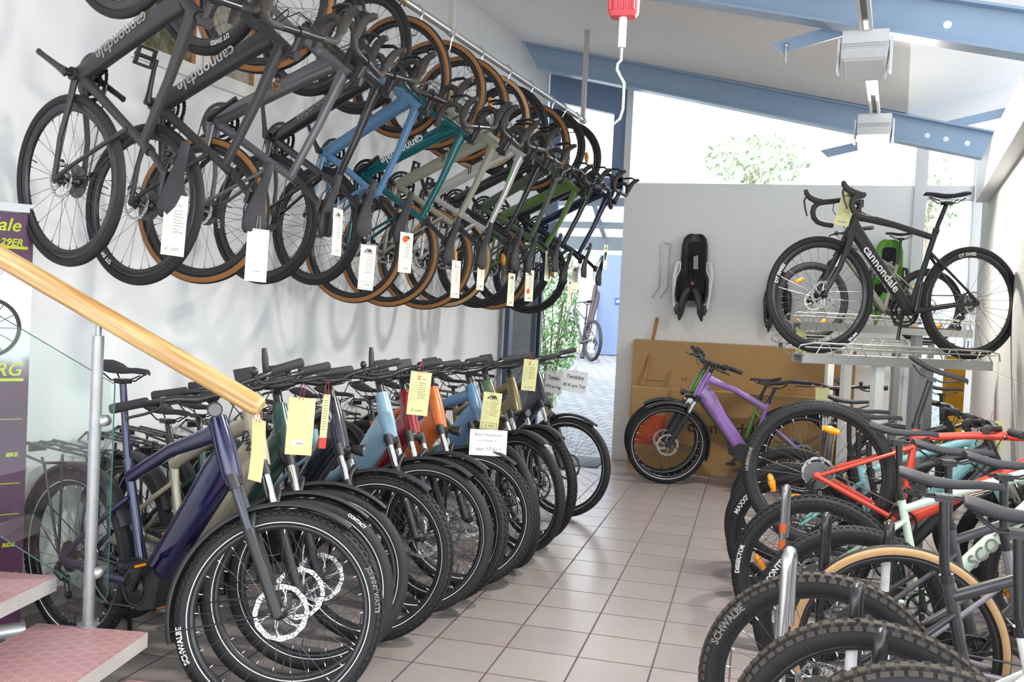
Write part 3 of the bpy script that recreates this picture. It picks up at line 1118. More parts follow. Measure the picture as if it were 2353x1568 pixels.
pane('window_3_pane', [(3.20, 4.60, 2.93), (3.62, 4.60, 2.93), (3.62, 4.60, zbeam(3.2)), (3.20, 4.60, zbeam(3.2))])
pane('door_2_pane', [(3.20, 4.60, 0.05), (3.62, 4.60, 0.05), (3.62, 4.60, 2.80), (3.20, 4.60, 2.80)])
# open door leaf folded back against the left wall
dt = put('door_1', MB(), None, [FRAMEB])
bpy.data.objects.remove(dt)
mb = MB()
for (s0, s1, z0, z1) in ((-1.02, -.93, .02, 2.14), (-.16, -.10, .02, 2.14), (-.93, -.16, .02, .16), (-.93, -.16, 2.04, 2.14)):
    mb.hexa([D(.07, s0, z0), D(.12, s0, z0), D(.12, s1, z0), D(.07, s1, z0), D(.07, s0, z1), D(.12, s0, z1), D(.12, s1, z1), D(.07, s1, z1)])
door = struct('door_1', mb, [mat('dark_blue_frame', '#39465f', .35)])
mb = MB()
mb.hexa([D(.09, -.93, .16), D(.10, -.93, .16), D(.10, -.16, .16), D(.09, -.16, .16), D(.09, -.93, 2.04), D(.10, -.93, 2.04), D(.10, -.16, 2.04), D(.09, -.16, 2.04)])
put('door_pane', mb, door, [PANE])
mb = MB()
mb.tube([D(.12, -.97, 1.02), D(.17, -.97, 1.02), D(.17, -.87, 1.02)], .011, 8)
mb.box(D(.125, -.97, .98), (.015, .03, .2), Matrix.Rotation(-AW, 3, 'Z'))
put('door_handle', mb, door, [ALLOY])
# right wall with its ledge, and the wider front of the shop beyond it
slab('wall_right', 4.27, 4.5, -4.6, .05, 0, 2.90, wall_mat('pale_concrete', '#cfcdc9', True))
slab('trim_right_ledge', 4.17, 4.27, -4.6, -.62, 2.62, 2.92, FRAMEG)
slab('wall_front_right', 6.9, 7.1, -12, -4.6, 0, .9, WALLW)
slab('wall_right_return', 4.5, 7.1, -4.8, -4.6, 0, 2.3, WALLW)
mb = MB()
mb.box((0, 0, 0), (.09, .09, 1))
def ibeam(name, pts, h, m, wd=.14, tf=.016, tw=.012, cut0=None, cut1=None, holes=()):
    """I-section between two points (top centre line), end cuts given as extra length of the top flange"""
    a, b = Vector(pts[0]), Vector(pts[1])
    d = (b - a).normalized()
    side = d.cross(Vector((0, 0, 1))).normalized()
    up = side.cross(d)
    mb = MB()
    c0, c1 = cut0 or 0, cut1 or 0
    def blk(w0, w1, z0, z1):
        def q(z):
            t = -z / h
            return a + d * (c0 * t), b - d * (c1 * t)
        p = []
        for z in (z0, z1):
            s_, e_ = q(z)
            p += [s_ + side * w0 + up * z, e_ + side * w0 + up * z, e_ + side * w1 + up * z, s_ + side * w1 + up * z]
        mb.hexa(p)
    blk(-wd / 2, wd / 2, -tf, 0)
    blk(-wd / 2, wd / 2, -h, -h + tf)
    blk(-tw / 2, tw / 2, -h + tf, -tf)
    for (t, z, r) in holes:
        c = a + d * t + up * (-z)
        M = frame3(d, up, d.cross(up), c)
        for s_ in (-1, 1):
            k = [M @ Vector((r * cos(2 * pi * i / 16), r * sin(2 * pi * i / 16), s_ * (tw / 2 + .001))) for i in range(16)]
            mb.add(k, [tuple(range(16))], 1, False)
    o = struct(name, mb, [m, mat('bolt_hole', '#f1f2f4', .5)])
    return o
def zl(d, k=0.0):
    return 4.206 - SL * d + k
ibeam('beam_far', [D(.02, -.73, zl(.02)), D(4.42, -.73, zl(4.42) - .01)], .235, STEELB, cut0=.23, cut1=-.03, holes=((3.88, .13, .022), (4.03, .13, .022), (4.2, .13, .022)))
ibeam('beam_near', [D(.02, -3.85, zl(.02)), D(4.42, -3.85, zl(4.42) - .01)], .235, STEELB, cut0=.23, cut1=-.03, holes=((3.9, .13, .022),))
ibeam('beam_rising_far', [D(2.89, -.60, 3.09), D(4.55, -.60, 3.46)], .075, STEELB, wd=.013, cut0=.05)
ibeam('beam_rising_near', [D(2.83, -3.68, 3.178), D(4.9, -3.68, 3.665)], .075, STEELB, wd=.013, cut0=.05)
mb = MB()
mb.ball(D(2.92, -3.695, 3.16), .016, 10)
mb.cyl(D(2.92, -3.70, 3.155), D(2.92, -3.70, 3.05), .006, 8)
mb.cyl(D(2.92, -3.70, 3.075), D(2.92, -3.70, 3.06), .009, 6)
put('hanging_bolt', mb, bpy.data.objects['beam_rising_near'], [ALLOY])
mb = MB()
mb.hexa([D(4.40, -.70, 2.9), D(4.50, -.70, 2.9), D(4.50, -.58, 2.9), D(4.40, -.58, 2.9), D(4.40, -.70, 3.45), D(4.50, -.70, 3.45), D(4.50, -.58, 3.45), D(4.40, -.58, 3.45)])
struct('beam_post', mb, [STEELB])

# ------------------------------------------------------------------ bikes hanging on the wall rail
def paint(name, col, rough=.3, coat=.6, metal=0.0, var=0.0):
    return mat('paint_' + name, col, rough, metal, coat, var, 30)
P_BLK = paint('matte_black', '#2c2c2e', .5, .15)
P_BLKG = paint('gloss_black', '#222226', .25, .8)
P_GREY = paint('graphite', '#5e6063', .3, .6, .3)
P_SMOKE = paint('smoky_grey', '#4a4845', .35, .5, .2)
P_BLUE = paint('sky_blue', '#5580a8', .3, .6)
P_TEAL = paint('teal', '#0e6066', .2, .9, .3)
P_OLIVE = paint('sage', '#8f8f7c', .4, .4)
P_SILVER = paint('silver', '#c6c4c0', .25, .6, .4)
P_DGREEN = paint('dark_green', '#4c5a48', .3, .6)
P_GREEN = paint('leaf_green', '#5a7a3c', .3, .6)
P_NAVY = paint('navy', '#20284a', .2, .9)
GRN = mat('neon_green', '#57d23a', .4)
HG = 'bikes hung by the front wheel along the white wall'
HANG = [
    (( -1.0514, -2.112, 1.9375), (.1243, .3476, -.1391), P_BLK, 'smooth', 'matte black road bike hanging first in the row, biggest and nearest the handrail', [('cannondale', .07, .50, 'down', GREYINK, 0)], 1.75, None),
    (( -.8898, -1.8592, 1.8775), (.0242, .3158, -.0842), P_BLK, 'smooth', 'matte black road bike with silver frame lettering hanging behind the blank price tag', [('cannondale', .072, .50, 'down', ALLOY, 0)], 3.14, None),
    (( -.8849, -1.4218, 1.9036), (.0339, .2842, .156), P_GREY, 'tan', 'graphite grey gravel bike with tan tyre walls, third from the handrail', [('SL', .07, .42, 'down', TAN, .2)], -2.36, None),
    (( -.8764, -.8633, 1.9263), (.0455, .2566, -.0456), P_BLKG, 'smooth', 'gloss black road bike with smoky top tube hanging just before the blue one', [('cannondale', .05, .5, 'down', GREYINK, 0)], 2.8, P_SMOKE),
    (( -.8377, -.3401, 1.9438), (.0427, .2754, -.1593), P_BLUE, 'smooth', 'sky blue road bike hanging between a black and a teal one', [], 2.4, None),
    (( -.6845, -.1491, 1.8512), (.0796, .2766, .0273), P_TEAL, 'tan', 'dark teal gravel bike with white frame lettering and tan tyre walls', [('cannondale', .066, .5, 'down', WHITEINK, 0)], -2.4, None),
    (( -.6005, .1989, 1.8391), (.0312, .2558, .0537), P_OLIVE, 'tan', 'sage green gravel bike with tan tyre walls, beside the teal one', [('//', .06, .4, 'down', DARKINK, .3)], 2.1, None),
    (( -.5172, .6331, 1.8338), (.0263, .2111, .0937), P_SILVER, 'tan', 'silver white gravel bike with a neon green band on its top tube', [('//', .06, .45, 'down', DARKINK, .3)], 2.6, None),
    (( -.5204, 1.1014, 1.8567), (.0221, .2418, .0482), P_BLKG, 'cream', 'gloss black gravel bike with pale cream tyre walls', [], 2.0, None),
    (( -.4275, 1.5714, 1.8658), (.0535, .1956, .0054), P_DGREEN, 'smooth', 'dark sage green bike with all black tyres, fourth from the row end by the door', [], 2.4, None),
    (( -.4484, 2.0675, 1.8599), (.0916, .2962, -.0104), P_GREEN, 'tan', 'leaf green bike hanging third from the row end by the door', [], 2.1, None),
    (( -.3396, 2.2594, 1.8804), (.0031, .2346, .0391), P_BLKG, 'smooth', 'gloss black bike hanging second from the row end by the door', [], 2.3, None),
    (( -.2635, 2.6002, 1.842), (.0138, .2488, -.0087), P_NAVY, 'smooth', 'navy blue bike hanging last in the row, next to the doorway', [], 2.2, None),
]
for i, (P, wv, pt, ty, lab, wd, ck, sec) in enumerate(HANG):
    wide = .046 if i >= 9 else (.042 if ty in ('tan', 'cream') else .036)
    ww = None
    if i in (1,):
        ww = {'rear': [('DT SWISS', .026, 205, .298, WHITEINK, 1)], 'front': [('DT SWISS', .026, 150, .298, WHITEINK, 1)]}
    if i == 3:
        ww = {'rear': [('R470', .024, 250, .298, WHITEINK, 1)], 'front': [('R470', .024, 250, .298, WHITEINK, 1)]}
    r = bike('road_bike', lab, 'bike', pose_hang(P, wv, .345), 'road', pt, HG, ty, words=wd, crank=ck, tw=wide, wwords=ww,
             wheel_steer=(.0, .12, -.1, .1, .0, .14, -.08, .1, 0, .1, .05, -.1, .0)[i], depth=.034 if i < 5 else .024,
             drop=i not in (9, 11), pedals=i in (1, 7, 8), reflect=(70, 250) if i in (7, 9, 12) else None)
    if i == 7:
        g = GE['road']
        a = p3(g, 'hb').lerp(p3(g, 'ht'), .84)
        b = p3(g, 'sj')
        mb = MB()
        mb.tube([a.lerp(b, .16), a.lerp(b, .34)], [.0195, .0175], 12, 0, lat=LAT, b=[.0225, .0195], pw=2.4)
        put('green_band', mb, r.children[0], [GRN])

# ------------------------------------------------------------------ electric bikes in a row under them
E_NAVY = paint('e_navy', '#191b48', .18, 1, .3)
E_SAND = paint('e_sand', '#b8ae98', .3, .6, .2)
E_DGREEN = paint('e_forest', '#24463f', .3, .6)
E_BLACK = paint('e_ink', '#1d2030', .2, 1)
E_LBLUE = paint('e_ice_blue', '#8fb4cb', .3, .6, .1)
E_RED = paint('e_ruby', '#8d1224', .2, 1, .2)
E_ORANGE = paint('e_orange', '#dc6f2c', .3, .7, .1)
E_BLUE = paint('e_steel_blue', '#5c86ae', .3, .7)
E_GREEN = paint('e_moss', '#5f7c52', .3, .7)
E_GOLD = paint('e_bronze', '#7d7048', .3, .7, .3)
E_DARK = paint('e_midnight', '#262b3c', .3, .7)
EG = 'electric bikes parked in a row along the white wall'
EB = [
    (.0404, -2.2977, 108, 0, 66, E_NAVY, 'knobstripe', '', 'metallic navy full suspension electric bike at the row front, under the handrail end', True, 'bar', .20),
    (-.0215, -2.0585, 113, 2, 60, E_SAND, 'stripe', '', 'sand and silver electric bike standing second from the stairs', True, 'bar', 0),
    (-.0595, -1.8369, 113, 5, 66, E_DGREEN, 'stripe', 'low', 'forest green electric bike behind the wide blank yellow tag', True, None, 0),
    (.0296, -1.4447, 116, 2.3, 83, E_BLACK, 'knobstripe', '', 'ink blue electric bike with a round white badge, beside the ice blue one', True, 'crown', 0),
    (.0914, -1.0063, 116, 3, 85, E_LBLUE, 'stripe', 'low', 'ice blue step-through electric bike between ink blue and red ones', True, None, 0),
    (.1356, -.7984, 116, 3.3, 98, E_RED, 'knobstripe', 'low', 'ruby red electric bike between the ice blue and the orange one', True, None, 0),
    (.1775, -.4859, 120, 2.2, 80, E_ORANGE, 'knobstripe', '', 'bright orange electric bike in the middle of the row', True, 'crown', 0),
    (.2879, -.0411, 112, 4, 137, E_BLUE, 'smooth', '', 'steel blue electric bike without front mudguard, behind the orange one', False, None, 0),
    (.2843, .3579, 112, 3.4, 123, E_GREEN, 'stripe', 'low', 'moss green electric bike behind the white card', True, None, 0),
    (.2966, .6823, 120, 5, 126, E_GOLD, 'knobstripe', '', 'bronze electric bike, next to last before the doorway', True, 'crown', 0),
    (.3312, 1.5174, 115, 3.8, 108, E_DARK, 'stripe', '', 'midnight blue test bike standing alone at the doorway end', True, None, 0),
]
for i, (x, y, hd, ln, psi, pt, ty, var, lab, gd, lp, sup) in enumerate(EB):
    ww = None
    sty = ty
    if i == 0:
        ww = {'front': [('SCHWALBE', .026, 205, .349, WHITEINK, -1), ('JOHNNY WATTS', .022, 20, .349, GREYINK, -1)]}
    if i == 1:
        ww = {'front': [('CONTACT', .018, 62, .349, WHITEINK, -1)]}
    wrd = {0: [], 1: [('NIU', .05, .55, 'head', DARKINK, .1)], 3: [('V', .05, .35, 'head', DARKINK, 0)]}.get(i)
    bike('electric_bike', lab, 'bike', pose(x, y, hd, ln, .37, 1.2), 'ebike', pt, EG, sty, wheel_steer=rad(hd - psi), bar_steer=rad(hd - (150 if i < 10 else 158) + 4 * (i % 3)),
         fork=BLACKP, guards=gd, rack=i != 7, lamp=lp, disp=i in (1, 2, 4, 5, 6, 8), bell=(2 if i in (0, 3) else i == 1), stand=True, var=var, crank=.9 + .5 * (i % 4), words=wrd,
         wwords=ww, saddle_up=sup, post=pt if i == 0 else None, stan=.15 if i else .19, stanc=None if i else mat('dark_stanchion', '#4a4c55', .2, .5))

# ------------------------------------------------------------------ mountain bikes on the right, rear wheels to the aisle
M_WHITE = paint('m_white', '#e6e8e6', .3, .6)
M_GREY = paint('m_dark_grey', '#4c4e52', .35, .5)
M_SGREY = paint('m_silver_grey', '#8b8790', .3, .6, .3)
M_INK = paint('m_anthracite', '#333438', .3, .6)
M_MINT = paint('m_mint', '#cfe6d2', .3, .6)
M_RED = paint('m_red', '#d4432f', .3, .7)
M_CYAN = paint('m_cyan', '#93cfd8', .3, .6)
M_BLACK = paint('m_black', '#29292c', .35, .5)
MG = 'mountain bikes with rear wheels to the tiled aisle'
MT = [
    (2.083, -3.056, 95, 0, M_BLACK, 'knobdust', .066, 'black mountain bike whose knobby rear tyre only peeks in at the lower picture edge', None, 0),
    (1.996, -2.769, 97, 0, M_WHITE, 'knobdust', .068, 'white mountain bike with a black seat tube, rear tyre behind the first black hooks', None, 0),
    (1.906, -2.328, 95, 0, M_INK, 'knobdust', .068, 'anthracite mountain bike with white lettering on its brown-dusted knobby tyre', [('SCHWALBE', .03, 148, .343, GREYINK, -1)], 0),
    (2.194, -1.813, 88, 0, M_SGREY, 'cream', .044, 'silver grey trekking bike with slim pale-walled tyres', None, 0),
    (2.07, -1.536, 88, 0, M_GREY, 'knobfine', .062, 'dark grey mountain bike behind the slim pale-walled tyre', [('CONTE', .03, 150, .343, WHITEINK, -1)], 0),
    (1.977, -.925, 95, 0, M_MINT, 'knob', .066, 'marbled mint mountain bike with big letters on its down tube', [('DISSECTOR', .026, 172, .343, WHITEINK, -1)], 0),
    (1.931, -.224, 95, 0, M_BLACK, 'knobfine', .063, 'black mountain bike with chunky white letters on its rear tyre', [('MAXXIS', .034, 150, .343, WHITEINK, -1)], 0),
    (1.912, .089, 95, 0, M_CYAN, 'knobfine', .063, 'pale cyan mountain bike between black and red ones', None, 0),
    (1.995, -.41, 97, .39, M_RED, 'knobfine', .062, 'bright red mountain bike raised higher than its neighbours', [('HURRICANE', .022, 190, .343, GREYINK, -1)], 0),
    (1.926, .757, 95, 0, M_BLACK, 'knobfine', .063, 'all black mountain bike, deepest of the row by the cardboard boxes', None, 0),
]
for i, (x, y, hd, z, pt, ty, tw, lab, wds, _) in enumerate(MT):
    R = .372 if ty != 'cream' else .372
    bike('mountain_bike', lab, 'bike', pose_rear(x, y, hd, .372, z, -.31 if z else 0.0), 'mtb', pt, MG, ty, tw=tw, crank=.5 + .6 * (i % 3),
         wwords={'rear': wds} if wds else None, words=[('SCOTT', .075, .45, 'down', GREYINK, .15)] if i == 5 else None,
         reflect=(95, 215) if i in (6, 8) else None, second=M_BLACK)
PNAVYE = paint('e_violet', '#9a6fc0', .3, .7)
PGREENE = paint('e_apple', '#55802f', .3, .7)
bike('electric_bike', 'violet hardtail electric bike in front of the cardboard boxes', 'bike', pose(.93, 3.33, 268, 0, .37, 1.2), 'ebike', PNAVYE,
     'two electric bikes parked before the boxes', 'knobstripe', wheel_steer=rad(14), bar_steer=rad(38), fork=BLACKP, guards=True, lamp='crown', stand=True, crank=2.2)
bike('electric_bike', 'apple green electric bike hidden behind the violet one', 'bike', pose(.86, 3.72, 268, 0, .37, 1.2), 'ebike', PGREENE,
     'two electric bikes parked before the boxes', 'knobstripe', wheel_steer=rad(14), bar_steer=rad(38), fork=BLACKP, guards=True, lamp='crown', stand=True, crank=2.2)
bike('mountain_bike', 'black mountain bike facing the room, with a round silver reflector on its bar', 'bike', pose(2.25, 2.0, 188, 0, .372, 1.18), 'mtb', M_BLACK,
     'mountain bikes parked under the display rack', 'tan', crank=1.4, bell=True)
bike('mountain_bike', 'black mountain bike with only its glossy black seat seen under the rack', 'bike', pose_rear(2.82, 2.85, 95, .372), 'mtb', M_BLACK,
     'mountain bikes parked under the display rack', 'knobfine', crank=.4)

# ------------------------------------------------------------------ display rack and its two bikes
AL = mat('rack_aluminium', '#b4b7b7', .35, .7)
WIRE = mat('rack_wire', '#b9bab4', .3, .8)
def rack_trough(a, b, name, label):
    a, b = Vector(a), Vector(b)
    d = b - a
    Ln = d.length
    d.normalize()
    lat = d.cross(Vector((0, 0, 1))).normalized()
    M = frame3(d, -lat, Vector((0, 0, 1)), a)
    t = thing(name, label, 'bike rack', M, group='display rack troughs')
    mb = MB()
    mb.box((Ln / 2, 0, -.008), (Ln, .11, .012))
    for y in (-.055, .055):
        mb.box((Ln / 2, y, -.03), (Ln, .014, .056))
        for z in (-.045, -.028, -.012):
            mb.box((Ln / 2, y * 1.13, z), (Ln, .004, .009))
    put('trough', mb, t, [AL])
    for y in (-.085, .085):
        mb = MB()
        pts = [(.0, y, -.015), (-.05, y, .01), (-.03, y, .045), (.05, y, .06), (Ln - .05, y, .06), (Ln + .02, y, .045), (Ln + .03, y, .0)]
        mb.tube(pts, .005, 6)
        mb.tube([(.0, y, .035), (Ln, y, .035)], .0035, 6)
        k = 6
        for i in range(k):
            x = Ln * (i + .6) / k
            mb.tube([(x - .06, y, -.01), (x - .02, y, .055), (x + .02, y, .055), (x + .06, y, -.01)], .004, 6)
        put('wire_guard', mb, t, [WIRE])
    return t, Ln
tr1, L1 = rack_trough((1.90, .395, 1.345), (3.03, .95, 1.338), 'display_rack', 'aluminium wire trough carrying the black drop bar display bike')
tr2, L2 = rack_trough((1.925, 1.34, 1.535), (3.10, 1.86, 1.53), 'display_rack', 'empty aluminium wire trough behind the one with the black drop bar bike')
tr3, L3 = rack_trough((1.87, 2.92, 1.37), (3.26, 3.48, 1.37), 'display_rack', 'aluminium wire trough under the rear olive bike, hidden mostly by wheels')
for (t, Ln, top, fr_) in ((tr1, L1, -.055, (.42, .68)), (tr2, L2, -.055, (.3, .7)), (tr3, L3, -.055, (.3, .7))):
    z = t.matrix_world.translation.z
    for k, f in enumerate(fr_):
        mb = MB()
        mb.box((Ln * f, 0, (top - z) / 2), (.055, .055, z + top))
        put('upright', mb, t, [mat('white_steel', '#e9ebea', .35, .2) if k == 0 else mat('grey_steel', '#9a9c9f', .35, .4)])
bike('road_bike', 'black drop bar road bike with big white frame lettering, up on the display rack', 'bike', pose_rear(2.918, .925, 243.6, .345, 1.345), 'road', P_BLK,
     None, 'smooth', words=[('cannondale', .074, .46, 'down', WHITEINK, 0)], crank=-1.5, depth=.034, tw=.036, pedals=False,
     wwords={'front': [('DT SWISS', .028, 22, .298, WHITEINK, 1), ('aerok', .03, 228, .325, WHITEINK, 1)], 'rear': [('DT SWISS', .028, 80, .298, WHITEINK, 1), ('R 470', .026, 262, .30, WHITEINK, 1)]}, saddle_up=.03)
M_OLV = paint('m_olive_grey', '#75736b', .3, .6, .2)
bike('mountain_bike', 'olive grey mountain bike behind the display bike, amber reflectors in its wheels', 'bike', pose_rear(3.077, 3.40, 248, .33, 1.39) @ Matrix.Scale(.89, 4), 'mtb', M_OLV,
     None, 'knobfine', fork=BLACKP, reflect=(55, 235, 300), crank=1.0)

# ------------------------------------------------------------------ far wall: child seats, wire hook, stick, cartons
CARD = mat('cardboard', '#b08c5e', .85, var=.06, vscale=4, bump=.08)
CARDL = mat('cardboard_light', '#bd9a6a', .85, var=.06, vscale=4)
SHELL = mat('seat_shell', '#3a3a3c', .45)
PAD = mat('seat_pad', '#232325', .85, bump=.3, vscale=80)
def child_seat(x, z, sc_, label, shell, rails, rotz=0.0):
    """a moulded bicycle child seat hanging against the far wall; local x across, y out from the wall, z up"""
    M = Matrix.Translation((x, 4.548, z)) @ Matrix.Rotation(rotz, 4, 'Y') @ Matrix.Diagonal((sc_, -sc_, sc_, 1))
    M = Matrix.Translation((x, 4.548, z)) @ Matrix.Rotation(rotz, 4, 'Y') @ Matrix.Rotation(pi, 4, 'Z') @ Matrix.Scale(sc_, 4)
    t = thing('child_seat', label, 'child seat', M)
    out = [(.05, .465, .05), (.09, .45, .055), (.125, .41, .065), (.145, .33, .08), (.15, .18, .09), (.15, .06, .11), (.175, -.05, .15), (.19, -.16, .21), (.185, -.26, .27), (.16, -.33, .29)]
    mb = MB()
    # shell: rows from top to bottom, each a bowed section
    rows = out
    n = 13
    vs = []
    for (hw, zz, dp) in rows:
        hw = max(hw, .02)
        for j in range(n):
            a = -1 + 2 * j / (n - 1)
            y = .012 + dp * abs(a) ** 2.4
            vs.append((hw * a, y, zz))
    vs += [(v[0] * .93, v[1] + .016, v[2] - .004) for v in vs]
    k = len(rows) * n
    fs = []
    for i in range(len(rows) - 1):
        for j in range(n - 1):
            q = i * n + j
            fs += [(q, q + 1, q + n + 1, q + n), (k + q, k + q + n, k + q + n + 1, k + q + 1)]
    for i in range(len(rows) - 1):
        for j in (0, n - 1):
            q = i * n + j
            fs.append((q, q + n, k + q + n, k + q))
    for q0 in (0, (len(rows) - 1) * n):
        for j in range(n - 1):
            fs.append((q0 + j, k + q0 + j, k + q0 + j + 1, q0 + j + 1))
    mb.add(vs, fs, 0)
    put('shell', mb, t, [shell])
    mb = MB()
    mb.prism([(-.10, .30), (-.07, .36), (-.03, .375), (.03, .375), (.07, .36), (.10, .30), (.11, .1), (.12, -.08), (-.12, -.08), (-.11, .1)], .03, .05)
    put('back_pad', mb, t, [PAD])
    mb = MB()
    mb.prism([(-.13, -.06), (.13, -.06), (.14, -.2), (.10, -.26), (-.10, -.26), (-.14, -.2)], .04, .16)
    put('seat_pad', mb, t, [PAD])
    for s in (-1, 1):
        mb = MB()
        mb.tube([(.15 * s, .12, .13), (.185 * s, .15, .12), (.205 * s, .17, .0), (.20 * s, .22, -.16), (.185 * s, .26, -.34), (.175 * s, .27, -.40)], [.014, .018, .017, .016, .015, .010], 8, 0, b=[.02, .024, .022, .02, .018, .012])
        mb.tube([(.15 * s, .12, .13), (.150 * s, .15, .04), (.185 * s, .18, -.04)], .010, 8)
        put('side_rail', mb, t, [rails])
        mb = MB()
        mb.tube([(.045 * s, .15, .30), (.05 * s, .07, .2), (.035 * s, .07, .05), (.012 * s, .16, -.1)], .010, 6, 0, b=.003)
        put('strap', mb, t, [BLACKP])
        # leg guard ending in a foot rest
        mb = MB()
        mb.tube([(.03 * s, .20, -.18), (.07 * s, .23, -.24), (.10 * s, .25, -.34), (.11 * s, .24, -.44), (.125 * s, .2, -.53)], [.05, .055, .05, .045, .012], 10, 0, b=[.03, .028, .026, .024, .01])
        mb.tube([(.15 * s, .27, -.36), (.165 * s, .29, -.41), (.15 * s, .28, -.45), (.10 * s, .27, -.45)], [.02, .022, .022, .016], 8, 0)
        put('leg_guard', mb, t, [shell])
    mb = MB()
    mb.ball((0, .20, -.11), (.022, .014, .022), 10)
    put('buckle', mb, t, [REDP])
    mb = MB()
    mb.box((0, .20, -.34), (.10, .03, .07))
    put('mounting_block', mb, t, [mat('grey_plastic', '#55555a', .5)])
    mb = MB()
    mb.prism([(-.05, .06), (.005, .06), (.01, .20), (-.04, .22)], .075, .082)
    put('leaflet', mb, t, [mat('printed_leaflet', '#8d8d8d', .3, var=.5, vscale=30)])
    return t
GREENP = mat('green_plastic', '#5c9a2c', .4)
child_seat(1.015, 1.985, .90, 'charcoal child seat with white side rails on the far wall beside the wire hook', SHELL, mat('white_plastic', '#e4e6e6', .4))
child_seat(1.86, 1.76, .62, 'small black child seat on the far wall, seen through the display bike wheel', SHELL, SHELL)
child_seat(2.885, 2.0, .85, 'green child seat with black cap beyond the display bike frame', GREENP, SHELL)
mb = MB()
mb.tube([(.615, 4.40, 1.73), (.668, 4.535, 1.84), (.672, 4.535, 2.28), (.69, 4.535, 2.30), (.75, 4.535, 2.30), (.765, 4.535, 2.28), (.752, 4.535, 1.84), (.70, 4.40, 1.73)], .006, 8)
one('wire_hook', mb, [CHROME], 'long chrome wire hook on the far wall left of the charcoal child seat', 'hook')
mb = MB()
mb.tube([(.590, 4.20, .832), (.668, 4.50, 1.52)], [.017, .017], 4)
one('wooden_stick', mb, [mat('stick_wood', '#a87c4c', .7, var=.2)], 'thin wooden stick leaning above the cartons against the far wall', 'stick')
def carton(name, x0, x1, y0, y1, z1, label, extra=None):
    t = thing(name, label, 'box', loc=((x0 + x1) / 2, (y0 + y1) / 2, 0))
    w, d = x1 - x0, y1 - y0
    mb = MB()
    mb.box((0, 0, z1 / 2), (w, d, z1))
    put('box_body', mb, t, [CARD])
    for s in (-1, 1):
        mb = MB()
        mb.box((0, s * d / 4, z1 + .003), (w, d / 2 - .004, .005))
        put('flap', mb, t, [CARDL])
    return t, w, d
cb1, w1, d1 = carton('bike_carton', .455, 2.62, 4.33, 4.54, 1.285, 'tall brown bike carton flat against the far wall')
cb2, w2, d2 = carton('bike_carton', .49, 2.35, 4.10, 4.315, .815, 'lower brown bike carton with an orange square, in front of the tall carton')
def flat_text(s, size, x, z, y, parent, m, **kw):
    mb = MB()
    add_text(mb, s, size, frame3((1, 0, 0), (0, 0, 1), (0, -1, 0), (x, y, z)), **kw)
    return put('lettering', mb, parent, [m])
flat_text('CE', .05, -.55, .91, -d1 / 2 - .001, cb1, DARKINK)
flat_text('Cannondale Europe B.V.', .022, -.85, .88, -d1 / 2 - .001, cb1, DARKINK)
mb = MB()
mb.box((-.75, -d2 / 2 - .001, .40), (.34, .002, .30))
put('orange_square', mb, cb2, [mat('orange_print', '#c9552a', .8)])
flat_text('cannondale', .16, .0, .46, -d2 / 2 - .002, cb2, DARKINK, bold=.002)
mb = MB()
mb.hexa([Vector(p) for p in ((3.28, 3.50, 0), (3.44, 3.56, 0), (3.42, 3.64, 0), (3.26, 3.58, 0), (3.36, 3.86, 1.30), (3.52, 3.92, 1.30), (3.50, 4.0, 1.30), (3.34, 3.94, 1.30))])
yb = one('long_carton', mb, [mat('yellow_carton', '#d09a1e', .7, var=.06)], 'narrow yellow carton with faint print leaning by the end post', 'box')
mb = MB()
add_text(mb, 'DEXXON\nGROUND', .04, frame3((.93, .35, 0), (.06, .25, .96), (.33, -.9, .2), (3.405, 3.77, 1.10)))
put('lettering', mb, yb, [GREYINK])
for k, (x, y, wd_, m_, lab) in enumerate(((3.06, 3.60, .05, FRAMEG, 'pale aluminium profile leaning near the yellow carton, nearest the post'), (3.17, 3.62, .05, mat('grey_profile', '#8b8782', .5), 'grey metal profile leaning between pale profile and yellow carton'))):
    mb = MB()
    mb.hexa([Vector(p) for p in ((x, y, 0), (x + wd_, y, 0), (x + wd_, y + .04, 0), (x, y + .04, 0), (x + .10, y + .75, 1.45), (x + .10 + wd_, y + .75, 1.45), (x + .10 + wd_, y + .79, 1.45), (x + .10, y + .79, 1.45))])
    one('metal_profile', mb, [m_], lab, 'profile')

# ------------------------------------------------------------------ rail with hooks for the hanging bikes
GALV = mat('galvanised_pipe', '#b9bcbc', .35, .7)
rl = thing('hanging_rail', 'long galvanised pipe rail carrying the bikes along the white wall', 'rail', ROOM)
mb = MB()
mb.tube([(1.0, -11.5, 3.195), (1.0, -1.66, 3.195)], .022, 12)
put('pipe', mb, rl, [GALV])
for s in (-9.6, -6.95, -4.29, -1.70):
    mb = MB()
    zt = ceil_z(1.0) + .02
    mb.box((1.0, s, (3.2 + zt) / 2), (.036, .036, zt - 3.2))
    put('hanger', mb, rl, [mat('hanger_grey', '#b8b6b0', .5, .2)])
    mb = MB()
    mb.tube([(1.0, s - .035, 3.195), (1.0, s + .035, 3.195)], .028, 12)
    put('clamp', mb, rl, [mat('hanger_grey', '#b8b6b0', .5, .2)])
GOLD = mat('zinc_yellow_hook', '#b99a4a', .35, .7)
HW = ('the first matte black bike', 'the silver lettered black bike', 'the graphite gravel bike', 'the smoky top tube black bike', 'the sky blue bike', 'the teal bike', 'the sage bike',
      'the silver white bike', 'the cream tyred black bike', 'the dark sage bike', 'the leaf green bike', 'the second last black bike', 'the last navy bike')
